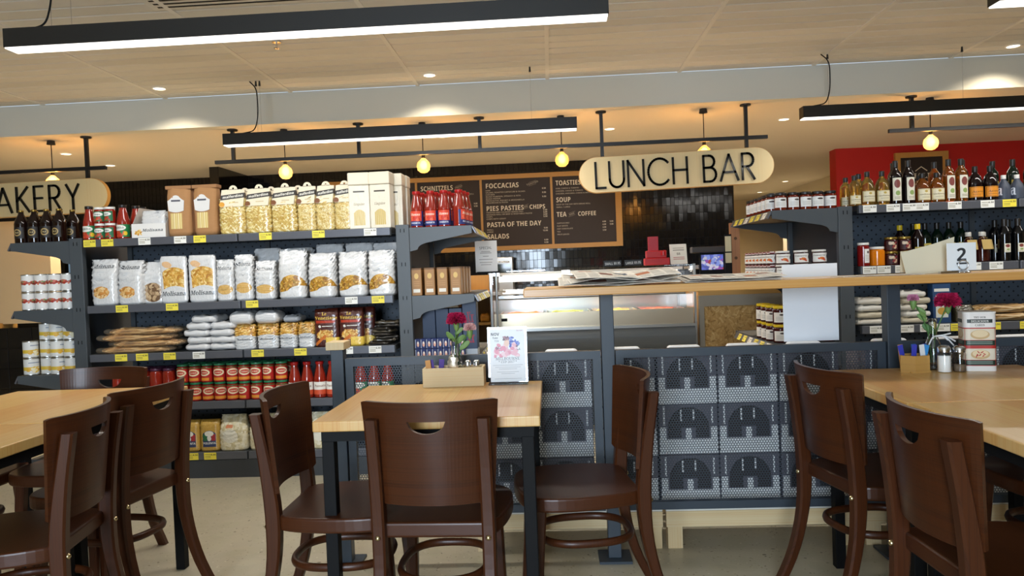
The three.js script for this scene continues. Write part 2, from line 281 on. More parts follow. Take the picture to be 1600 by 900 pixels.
// an end unit: two uprights, a back panel facing sideways, shelves that stick out to one side
function endUnit(x, dir, ys, label, z0 = -4.33, z1 = -5.22) {
  const o = thing('end_shelving', label, 'shelving', [x, 0, 0]);
  for (const z of [z0, z1]) { const u = part('upright', rbx(0.08, 1.475, 0.04, 0.003, 0, 0.7375, z - 0.02), M.slate, o); for (let y = 0.24; y < 1.45; y += 0.2) for (const s of [-0.011, 0.011]) part('slot', slotG, M.black, u, [s, y - (z === z1 ? 0 : 0), z + 0.0005]); }
  part('back_panel', b2(-0.012, 0.012, 0.06, 1.46, z1 - 0.002, z0 - 0.042), M.slatePanel, o);
  const bg = bracketG(0.37);
  for (const y of ys) {
    const s = part('shelf', mg([b2(Math.min(dir * 0.014, dir * 0.415), Math.max(dir * 0.014, dir * 0.415), y - 0.03, y, z1 - 0.03, z0 - 0.012)]), M.slateDark, o);
    for (const z of [z0 - 0.006, z1 - 0.03]) { const b = part('bracket', bg, M.slate, s, [dir * 0.042, y, z]); if (dir < 0) b.rotation.y = Math.PI; }
    const st = part('price_strip', rbx(0.01, 0.046, z0 - z1 - 0.02, 0.003), M.lip, s, [dir * 0.425, y - 0.026, (z0 + z1) / 2]); st.rotation.z = dir * 0.5;
    for (let k = 0; k < 6; k++) { const t = part('price_ticket', bx(0.0015, 0.042, 0.075), tickMat[k % 3 ? 0 : 1], s, [dir * 0.432, y - 0.026, z0 - 0.1 - k * 0.13]); t.rotation.z = dir * 0.5; }
  }
  part('base_plinth', b2(Math.min(0, dir * 0.4), Math.max(0, dir * 0.4), 0, 0.12, z1, z0 - 0.045), M.slateDark, o);
}
function gondola(x0, xm, x1, z, rows, label) {
  const o = thing('gondola_shelving', label, 'shelving', [0, 0, z]);
  part('back_panel', muv(b2(x0, x1, 0.1, 1.46, -0.5, -0.48)), pegMat, o);
  part('base_plinth', b2(x0, x1, 0, 0.108, -0.48, -0.002), M.slateDark, o);
  for (const x of [x0 + 0.016, xm, x1 - 0.016]) part('upright', b2(x - 0.015, x + 0.015, 0.1, 1.462, -0.479, -0.46), M.slate, o);
  for (const [y, tk] of rows) for (const [a, b] of [[x0, xm - 0.002], [xm + 0.002, x1]]) shelf(o, a, b, y, y < 0.2 ? 0.458 : 0.458, tk.filter(([x]) => x > a && x < b));
  return o;
}
const S = [1.46, 1.06, 0.765, 0.462, 0.155];
gondola(-2.8, -1.85, -0.93, -4.3, [
  [S[0], [[-2.76, 0], [-2.65, 0], [-2.42, 1], [-2.2, 1], [-2.08, 0], [-1.68, 0], [-1.36, 0], [-1.05, 1]]],
  [S[1], [[-2.58, 0], [-2.27, 0], [-1.78, 0], [-1.18, 1], [-1.02, 0]]],
  [S[2], [[-2.6, 0], [-2.47, 0], [-2.3, 0], [-2.12, 1], [-1.76, 0], [-1.5, 0], [-1.22, 1], [-1.05, 1]]],
  [S[3], []], [S[4], [[-2.62, 0], [-2.5, 1], [-2.28, 0], [-2.19, 0], [-2.08, 0]]]],
'wide dark grey gondola stocked with bags of pasta and tomato jars');
endUnit(-2.87, -1, [1.46, 1.045, 0.645, 0.3], 'dark grey end shelving at the far left holding dark bottles and cans');
endUnit(-0.865, 1, [1.455, 1.05, 0.672, 0.3], 'blue grey end shelving with tomato bottles, coffee packs and matchboxes');
const RS = [1.475, 1.126, 0.784, 0.42, 0.155];
gondola(1.77, 2.65, 3.53, -4.3, [
  [RS[0], [[1.83, 1], [1.96, 1], [2.05, 1], [2.12, 1], [2.3, 1], [2.48, 1], [2.6, 0]]],
  [RS[1], [[1.82, 1], [1.9, 1], [2.0, 1], [2.4, 1], [2.52, 1]]],
  [RS[2], [[1.85, 1], [2.02, 1], [2.13, 1], [2.22, 1], [2.3, 0], [2.5, 0], [2.68, 0]]], [RS[3], []], [RS[4], []]],
'dark grey gondola at the right stocked with vinegar bottles');
endUnit(1.705, -1, [1.468, 1.075, 0.695, 0.32], 'dark grey end shelving at the right holding jam and honey jars');

// ---------------------------------------------------------------- bar with perforated screen
function perforated(w, h, pitch, r) {
  // hexagonal cells with round openings, all one sheet
  const pos = [], dy = pitch * Math.sqrt(3) / 2, nx = Math.floor(w / pitch), ny = Math.floor(h / dy), x0 = -(nx - 0.5) * pitch / 2, y0 = -(ny - 1) * dy / 2, N = 6;
  for (let j = 0; j < ny; j++) for (let i = 0; i < nx; i++) {
    const cx = x0 + i * pitch + (j % 2 ? pitch / 2 : 0), cy = y0 + j * dy, R = pitch / Math.sqrt(3);
    for (let k = 0; k < N; k++) {
      const a = (k + 0.5) * Math.PI / 3, b = (k + 1.5) * Math.PI / 3, ax = Math.cos(a), ay = Math.sin(a), bx_ = Math.cos(b), by = Math.sin(b);
      const A = [cx + R * ax, cy + R * ay, 0], B = [cx + R * bx_, cy + R * by, 0], a2 = [cx + r * ax, cy + r * ay, 0], b2_ = [cx + r * bx_, cy + r * by, 0];
      pos.push(...A, ...B, ...b2_, ...A, ...b2_, ...a2);
    }
  }
  const g = new THREE.BufferGeometry(); g.setAttribute('position', new THREE.BufferAttribute(new Float32Array(pos), 3)); g.computeVertexNormals();
  g.setAttribute('uv', new THREE.BufferAttribute(new Float32Array(pos.length / 3 * 2), 2)); return g;
}
{
  const o = thing('bar_counter', 'timber standing bar on slate blue posts with perforated metal screens', 'bar', [0, 0, -2.97]);
  const T = muv(rbx(3.4, 0.032, 0.36, 0.004, 1.595, 1.09, 0), 1, true); part('bar_top', T, M.pine, o);
  for (const [x, top] of [[-0.878, 0.885], [0.22, 1.074], [1.335, 1.074], [2.45, 1.074]]) {
    const p = part('post', rbx(0.052, top - 0.01, 0.052, 0.003, x, (top + 0.01) / 2 , 0), M.screen, o);
    part('foot_plate', bx(0.13, 0.01, 0.13, x, 0.005, 0), M.screen, p);
    if (top < 1) part('timber_cap', rbx(0.075, 0.032, 0.1, 0.003, x, 0.901, 0), M.palePine, p);
  }
  const panel = (x0, x1) => {
    const y0 = 0.198, y1 = 0.845, f = 0.032, g = part('panel_frame', mg([b2(x0, x1, y1 - f, y1, -0.015, 0.015), b2(x0, x1, y0, y0 + f, -0.015, 0.015), b2(x0, x0 + f, y0 + f, y1 - f, -0.015, 0.015), b2(x1 - f, x1, y0 + f, y1 - f, -0.015, 0.015)]), M.screen, o);
    part('perforated_sheet', perforated(x1 - x0 - 2 * f, y1 - y0 - 2 * f, 0.0108, 0.0047).translate((x0 + x1) / 2, (y0 + y1) / 2, 0.002), M.screen, g);
  };
  panel(-0.848, 0.19); panel(0.25, 1.305); panel(1.365, 2.42);
}
// pallets and cartons behind the screen
for (const [x0, x1, l] of [[-0.35, 0.43, 'raw pine pallet standing left of the bar post'], [0.445, 1.235, 'raw pine pallet under the cartons behind the right-hand screen'], [1.25, 2.0, 'raw pine pallet showing between the legs of the right-hand chairs']]) {
  const o = thing('pallet', l, 'pallet', [0, 0, -3.06], 0, 'pine pallets');
  part('front_rail', muv(b2(x0, x1, 0.09, 0.155, -0.022, 0), 1, true), M.palePine, o); part('rear_rail', muv(b2(x0, x1, 0.09, 0.155, -0.5, -0.478), 1, true), M.palePine, o);
  for (const x of [x0 + 0.035, x1 - 0.035]) for (const z of [-0.03, -0.47]) part('leg', muv(bx(0.06, 0.09, 0.055, x, 0.045, z)), M.palePine, o);
  const n = 6; for (let k = 0; k < n; k++) part('slat', muv(bx(x1 - x0, 0.018, 0.07, (x0 + x1) / 2, 0.164, -0.04 - k * 0.084), 1, true), std(0xd9d6cb, 0.7), o);
}
{
  const C = proto('drinks_carton', 'carton');
  const dark = std(0x615d66, 0.6), brown = std(0x1d1313, 0.6), whiteC = std(0xf3f4f4, 0.5), W = 0.244, H = 0.211;
  part('body', rbx(W, H, 0.2, 0.004, 0, H / 2, -0.1), dark, C);
  part('white_band', b2(-W / 2 + 0.002, W / 2 - 0.002, 0.003, 0.066, -0.01, 0.0015), whiteC, C);
  const s = new THREE.Shape(); s.moveTo(-0.085, 0); s.lineTo(-0.085, 0.045); s.absarc(0, 0.045, 0.085, Math.PI, 0, true); s.lineTo(0.085, 0); s.lineTo(0.03, 0); s.lineTo(0.03, 0.045); s.lineTo(-0.03, 0.045); s.lineTo(-0.03, 0); s.closePath();
  part('arch_print', new THREE.ExtrudeGeometry(s, { depth: 0.001, bevelEnabled: false, curveSegments: 12 }), brown, C, [0, 0.07, 0.0005]);
  for (const [x, h, y, w] of [[-0.105, 0.05, 0.066, 0.026], [0.105, 0.05, 0.066, 0.026], [0, 0.045, 0.066, 0.024], [-0.03, 0.05, 0.14, 0.006], [0.022, 0.045, 0.145, 0.006], [-0.1, 0.08, 0.125, 0.007], [0.098, 0.07, 0.13, 0.007]]) part('white_stripe', bx(w, h, 0.001, x, y + h / 2, 0.002), whiteC, C);
  const CT = C.clone(); CT.kindName = C.kindName; CT.userData = C.userData; part('carry_handle', rbx(0.14, 0.036, 0.05, 0.016, 0, H + 0.012, -0.06, 4), whiteC, CT);
  const D = ['bottom', 'middle', 'top'], cols = [-0.215, 0.035, 0.3, 0.552, 0.8, 1.05, 1.4, 1.65, 1.9];
  cols.forEach((x, c) => { for (let r = 0; r < 3; r++) put(r === 2 ? CT : C, [x, 0.173 + r * 0.2115, -3.075 - rnd() * 0.012], 0, `dark arch-printed carton, ${ORD[c]} stack from the left behind the screen, ${D[r]} layer`, 'cartons stacked behind the perforated screen'); });
}
// ---------------------------------------------------------------- tables
function cafeTable(x0, x1, z0, z1, label, group) {
  const o = thing('cafe_table', label, 'table', [(x0 + x1) / 2, 0, (z0 + z1) / 2], 0, group), w = x1 - x0, d = z1 - z0;
  part('table_top', muv(rbx(w, 0.032, d, 0.004, 0, 0.734, 0), 1, false, rnd(), rnd()), M.pine, o);
  part('frame', mg([b2(-w / 2 + 0.02, w / 2 - 0.02, 0.685, 0.718, d / 2 - 0.055, d / 2 - 0.02), b2(-w / 2 + 0.02, w / 2 - 0.02, 0.685, 0.718, -d / 2 + 0.02, -d / 2 + 0.055), b2(-w / 2 + 0.02, -w / 2 + 0.055, 0.685, 0.718, -d / 2 + 0.055, d / 2 - 0.055), b2(w / 2 - 0.055, w / 2 - 0.02, 0.685, 0.718, -d / 2 + 0.055, d / 2 - 0.055)]), M.black, o);
  for (const sx of [-1, 1]) for (const sz of [-1, 1]) part('leg', rbx(0.038, 0.685, 0.038, 0.003, sx * (w / 2 - 0.039), 0.3425, sz * (d / 2 - 0.039)), M.black, o);
}
cafeTable(-0.727, -0.045, -2.84, -2.155, 'square pine cafe table in the middle with a menu stand on it');
cafeTable(-2.26, -1.525, -2.985, -2.26, 'pine cafe table at the left, the farther of the joined pair', 'left tables');
cafeTable(-2.26, -1.515, -2.255, -1.53, 'pine cafe table at the left edge, the nearer of the joined pair', 'left tables');
cafeTable(1.025, 1.76, -2.885, -2.195, 'pine cafe table at the right with the cake can on it', 'right tables');
cafeTable(1.04, 1.77, -2.19, -1.5, 'empty pine cafe table at the right edge, nearer than the other', 'right tables');

// ---------------------------------------------------------------- chairs
const chairP = proto('bentwood_chair', 'chair');
{
  const R = 0.33, chord = 0.385, A = Math.asin(chord / 2 / R), arcL = 2 * A * R, th = 0.013, yb = 0.52, yt = 0.82, zc = 0.235 - R, hw = 0.055, hTop = 0.765, hDep = 0.036;
  const bend = (u, v, t) => { const a = u / R * (1 - 0.12 * (yt - v) / (yt - yb)), lean = (v - yb) * 0.11, r = R + t; return [Math.sin(a) * r, v, zc + Math.cos(a) * r + lean]; };
  // a bent slab between two height curves
  const slab = (us, lo, hi, nv) => {
    const pos = [], uv = [], quad = (a, b, c, d, ta, tb, tc, td) => { pos.push(...a, ...b, ...c, ...a, ...c, ...d); uv.push(...ta, ...tb, ...tc, ...ta, ...tc, ...td); };
    for (let i = 0; i < us.length - 1; i++) for (let j = 0; j < nv; j++) {
      const u0 = us[i], u1 = us[i + 1], v = (u, k) => lo(u) + (hi(u) - lo(u)) * k / nv, T = (u, w) => [w, u];
      const a = v(u0, j), b = v(u1, j), c = v(u1, j + 1), d = v(u0, j + 1);
      quad(bend(u0, a, th), bend(u1, b, th), bend(u1, c, th), bend(u0, d, th), T(u0, a), T(u1, b), T(u1, c), T(u0, d));
      quad(bend(u1, b, 0), bend(u0, a, 0), bend(u0, d, 0), bend(u1, c, 0), T(u1, b), T(u0, a), T(u0, d), T(u1, c));
      if (j === 0) quad(bend(u0, a, 0), bend(u1, b, 0), bend(u1, b, th), bend(u0, a, th), T(u0, 0), T(u1, 0), T(u1, th), T(u0, th));
      if (j === nv - 1) quad(bend(u0, d, th), bend(u1, c, th), bend(u1, c, 0), bend(u0, d, 0), T(u0, 0), T(u1, 0), T(u1, th), T(u0, th));
      if (i === 0) quad(bend(u0, a, 0), bend(u0, a, th), bend(u0, d, th), bend(u0, d, 0), T(0, a), T(th, a), T(th, d), T(0, d));
      if (i === us.length - 2) quad(bend(u1, b, th), bend(u1, b, 0), bend(u1, c, 0), bend(u1, c, th), T(0, b), T(th, b), T(th, c), T(0, c));
    }
    const g = new THREE.BufferGeometry(); g.setAttribute('position', new THREE.BufferAttribute(new Float32Array(pos), 3)); g.setAttribute('uv', new THREE.BufferAttribute(new Float32Array(uv), 2)); g.computeVertexNormals(); return g;
  };
  const span = (a, b, n) => Array.from({ length: n + 1 }, (_, i) => a + (b - a) * i / n), lin = (y) => () => y;
  const corner = (u) => yb + Math.max(0, Math.abs(u) - (arcL / 2 - 0.03)) ** 2 * 12;
  const topc = (u) => yt - Math.max(0, Math.abs(u) - (arcL / 2 - 0.02)) ** 2 * 10;
  const backG = mg([slab(span(-arcL / 2, -hw, 14), corner, topc, 1), slab(span(hw, arcL / 2, 14), corner, topc, 1), slab(span(-hw, hw, 16), lin(yb), (u) => hTop - hDep * Math.sqrt(Math.max(0, 1 - (u / hw) ** 2)), 1), slab(span(-hw, hw, 16), lin(hTop), lin(yt), 1)]);
  part('backrest', backG, M.walnut, chairP);
  const ss = new THREE.Shape(); ss.moveTo(-0.15, 0.2); ss.lineTo(0.15, 0.2); ss.bezierCurveTo(0.195, 0.17, 0.215, -0.03, 0.188, -0.11); ss.bezierCurveTo(0.165, -0.17, 0.09, -0.18, 0, -0.18); ss.bezierCurveTo(-0.09, -0.18, -0.165, -0.17, -0.188, -0.11); ss.bezierCurveTo(-0.215, -0.03, -0.195, 0.17, -0.15, 0.2);
  part('seat', muv(new THREE.ExtrudeGeometry(ss, { depth: 0.03, bevelEnabled: true, bevelSize: 0.008, bevelThickness: 0.008, bevelSegments: 3, curveSegments: 14 }).rotateX(Math.PI / 2).translate(0, 0.452, 0), 1, true), M.walnut, chairP);
  const loft = (pts, w, d) => { // pts [x,y,z]; rectangular section
    const pos = [], uv = [], ring = (p, k) => { const s = k === 0 || k === pts.length - 1 ? 1 : 1; const W = (typeof w === 'function' ? w(k) : w) / 2, D = (typeof d === 'function' ? d(k) : d) / 2, c = 0.006; return [[-W + c, -D], [W - c, -D], [W, -D + c], [W, D - c], [W - c, D], [-W + c, D], [-W, D - c], [-W, -D + c]].map(([a, b]) => [p[0] + a, p[1], p[2] + b]); };
    const rings = pts.map(ring), q = (a, b, c, d_) => { pos.push(...a, ...b, ...c, ...a, ...c, ...d_); for (const v of [a, b, c, a, c, d_]) uv.push(v[0] + v[2] * 0.7, v[1]); };
    for (let i = 0; i < rings.length - 1; i++) for (let k = 0; k < 8; k++) q(rings[i][k], rings[i + 1][k], rings[i + 1][(k + 1) % 8], rings[i][(k + 1) % 8]);
    for (const [r, f] of [[rings[0], 1], [rings[rings.length - 1], -1]]) for (let k = 1; k < 7; k++) { const t = f > 0 ? [r[0], r[k], r[k + 1]] : [r[0], r[k + 1], r[k]]; pos.push(...t.flat()); for (const v of t) uv.push(v[0], v[2]); }
    const g = new THREE.BufferGeometry(); g.setAttribute('position', new THREE.BufferAttribute(new Float32Array(pos), 3)); g.setAttribute('uv', new THREE.BufferAttribute(new Float32Array(uv), 2)); g.computeVertexNormals(); return g;
  };
  const prof = new THREE.CatmullRomCurve3([[0.168, 0, 0.33], [0.163, 0.14, 0.262], [0.16, 0.3, 0.222], [0.16, 0.45, 0.214], [0.16, 0.6, 0.228], [0.16, 0.772, 0.256]].map((p) => new THREE.Vector3(...p))).getPoints(18);
  for (const s of [-1, 1]) {
    const leg = part('rear_leg', loft(prof.map((p) => [p.x * s, p.y, p.z]), (k) => 0.038, (k) => 0.034 + 0.012 * Math.exp(-(((k - 11) / 4) ** 2))), M.walnut, chairP);
    part('brass_bolt', new THREE.SphereGeometry(0.0085, 12, 8), M.brass, leg, [0.16 * s, 0.425, 0.236]);
    part('front_leg', loft([[0.155 * s, 0, -0.15], [0.148 * s, 0.2, -0.135], [0.142 * s, 0.418, -0.12]], (k) => [0.028, 0.033, 0.038][k], (k) => [0.028, 0.033, 0.038][k]), M.walnut, chairP);
  }
  const ring = []; for (let k = 0; k <= 40; k++) { const a = k / 40 * Math.PI * 2; const c = Math.cos(a), si = Math.sin(a); ring.push(new THREE.Vector3(Math.sign(c) * Math.abs(c) ** 0.75 * 0.134, 0.285, 0.045 + Math.sign(si) * Math.abs(si) ** 0.75 * 0.155)); }
  const rg = new THREE.TubeGeometry(new THREE.CatmullRomCurve3(ring.slice(0, 40), true), 60, 0.011, 8, true); rg.translate(0, -0.285, 0).scale(1, 1.25, 1).translate(0, 0.285, 0);
  part('stretcher_ring', rg, M.walnut, chairP);
}
// placed by the middle of the backrest; turn 0 faces away from the camera
function chair(x, z, deg, label) { const t = deg * Math.PI / 180; put(chairP, [x - Math.sin(t) * 0.245, 0, z - Math.cos(t) * 0.245], t, label, 'dark bentwood cafe chairs'); }
chair(-0.362, -2.06, -2, 'dark bentwood chair seen from behind at the middle table');
chair(-0.9, -2.35, -90, 'dark bentwood chair at the left side of the middle table, facing right');
chair(0.283, -2.535, 98, 'dark bentwood chair at the right side of the middle table, facing left');
chair(0.88, -2.5, -79, 'dark bentwood chair at the right table, the farther of two in its row');
chair(0.868, -1.81, -88, 'large near dark bentwood chair at the right table, its back turned to us');
chair(-1.4, -2.14, 100, 'near dark bentwood chair at the left edge with a scuffed back');
chair(-1.43, -2.57, 81, 'dark bentwood chair at the corner of the left table, turned away');
chair(-1.965, -3.14, 180, 'dark bentwood chair behind the left table, only its backrest top showing');
chair(-2.6, -2.78, -90, 'dark bentwood chair tucked under the far side of the left table');
chair(1.86, -2.5, 95, 'dark bentwood chair at the right edge, only its seat showing');
// ---------------------------------------------------------------- product builders
const bagGeo = (w, h, d, o = {}) => { // standing bag: full below, pinched to a seal at the top; front faces +z
  const { topD = 0.02, topW = 0.94, full = 0.62, wrinkle = 0.004, seed = 1, fold = 0, nu = 28, nv = 18 } = o, pos = [], uv = [], idx = [];
  const nz = (a, b) => Math.sin(a * 13.1 + seed * 3.7) * Math.cos(b * 17.3 + seed * 1.9) + 0.6 * Math.sin(a * 31 + b * 23 + seed * 5.1);
  for (let j = 0; j <= nv; j++) for (let i = 0; i <= nu; i++) {
    const v = j / nv, a = i / nu * Math.PI * 2, k = v < full ? 1 : 1 - ((v - full) / (1 - full)) ** 1.4, dd = Math.max(topD, d * (topD / d + (1 - topD / d) * k)), ww = w * (v < full ? 1 : topW + (1 - topW) * k) * (v < 0.05 ? 0.93 + v * 1.4 : 1);
    const c = Math.cos(a), s = Math.sin(a), e = 0.55, x = Math.sign(c) * Math.abs(c) ** e * ww / 2, z = Math.sign(s) * Math.abs(s) ** e * dd / 2, wr = j === 0 ? 0 : wrinkle * (nz(a, v * 3) + 0.5 * Math.sin(a * 9 + v * 61 + seed * 2)) * (0.4 + v);
    pos.push(x + c * wr, v * h, z + s * wr * 1.4 + (fold ? -fold * v * v : 0)); uv.push(s >= 0 ? x / w + 0.5 : 0.5 + x / w, v);
  }
  for (let j = 0; j < nv; j++) for (let i = 0; i < nu; i++) { const a = j * (nu + 1) + i, b = a + 1, c = a + nu + 1, dd = c + 1; idx.push(a, c, b, b, c, dd); }
  const base = pos.length / 3; pos.push(0, 0, 0, 0, h, fold ? -fold : 0); uv.push(0.5, 0, 0.5, 1);
  for (let i = 0; i < nu; i++) { idx.push(base, i, i + 1); const t = nv * (nu + 1) + i; idx.push(base + 1, t + 1, t); }
  const g = new THREE.BufferGeometry(); g.setAttribute('position', new THREE.BufferAttribute(new Float32Array(pos), 3)); g.setAttribute('uv', new THREE.BufferAttribute(new Float32Array(uv), 2)); g.setIndex(idx); g.computeVertexNormals(); return g;
};
const pillowGeo = (w, h, d, seed = 1, wr = 0.004) => { // bag lying flat; w along x, h = thickness, d along z
  const g = new THREE.SphereGeometry(1, 28, 16), p = g.attributes.position;
  for (let i = 0; i < p.count; i++) {
    let x = p.getX(i), y = p.getY(i), z = p.getZ(i); const sx = Math.sign(x) * Math.abs(x) ** 0.36, sz = Math.sign(z) * Math.abs(z) ** 0.42, n = Math.sin(sx * 7 + seed * 3) * Math.cos(sz * 6 + seed * 2) + 0.5 * Math.sin(sx * 17 + sz * 13 + seed);
    p.setXYZ(i, sx * w / 2, Math.max(0, h / 2 + Math.sign(y) * Math.abs(y) ** 0.8 * h / 2 + n * wr * (0.3 + y)), sz * d / 2 + n * wr);
  }
  g.computeVertexNormals(); return g;
};
const crinkleT = (() => { const t = tex(512, 512, (g) => { g.fillStyle = '#808080'; g.fillRect(0, 0, 512, 512); for (let i = 0; i < 900; i++) { const x = rnd() * 512, y = rnd() * 512, r = rr(14, 70), a = rnd() * 6.3, gr = g.createLinearGradient(x - r * Math.cos(a), y - r * Math.sin(a), x + r * Math.cos(a), y + r * Math.sin(a)), k = (rr(70, 190)) | 0, q = (rr(70, 190)) | 0; gr.addColorStop(0, `rgb(${k},${k},${k})`); gr.addColorStop(1, `rgb(${q},${q},${q})`); g.globalAlpha = 0.55; g.fillStyle = gr; g.beginPath(); for (let s = 0; s < 4; s++) { const b = a + s * 1.57 + rr(-0.5, 0.5); g.lineTo(x + r * rr(0.4, 1) * Math.cos(b), y + r * rr(0.4, 1) * Math.sin(b)); } g.fill(); } }, [1, 1]); t.colorSpace = THREE.NoColorSpace; return t; })();
const film = (map, o = {}) => phy(0xffffff, 0.34, { map, bumpMap: crinkleT, bumpScale: 0.0065, clearcoat: 0.7, clearcoatRoughness: 0.15, ...o });
const WHITEBAG = '#d9d8d6';
const scatter = (g, x0, y0, x1, y1, n, cols, a, b) => { for (let i = 0; i < n; i++) { g.fillStyle = cols[(rnd() * cols.length) | 0]; g.beginPath(); g.ellipse(rr(x0, x1), rr(y0, y1), rr(a * 0.7, a), rr(b * 0.7, b), rnd() * 3.2, 0, 7); g.fill(); } };
const GOLD = ['#d9a548', '#c88e35', '#e6bd68', '#b67a28', '#efd08a'], PALEP = ['#d8c078', '#c9ab5c', '#e8d79a', '#b89348', '#f1e6ba'];
const script = (g, s, x, y, size) => text(g, s, x, y, size, '#2b3138', { f: 'serif', w: 'bold', slant: -0.25 });
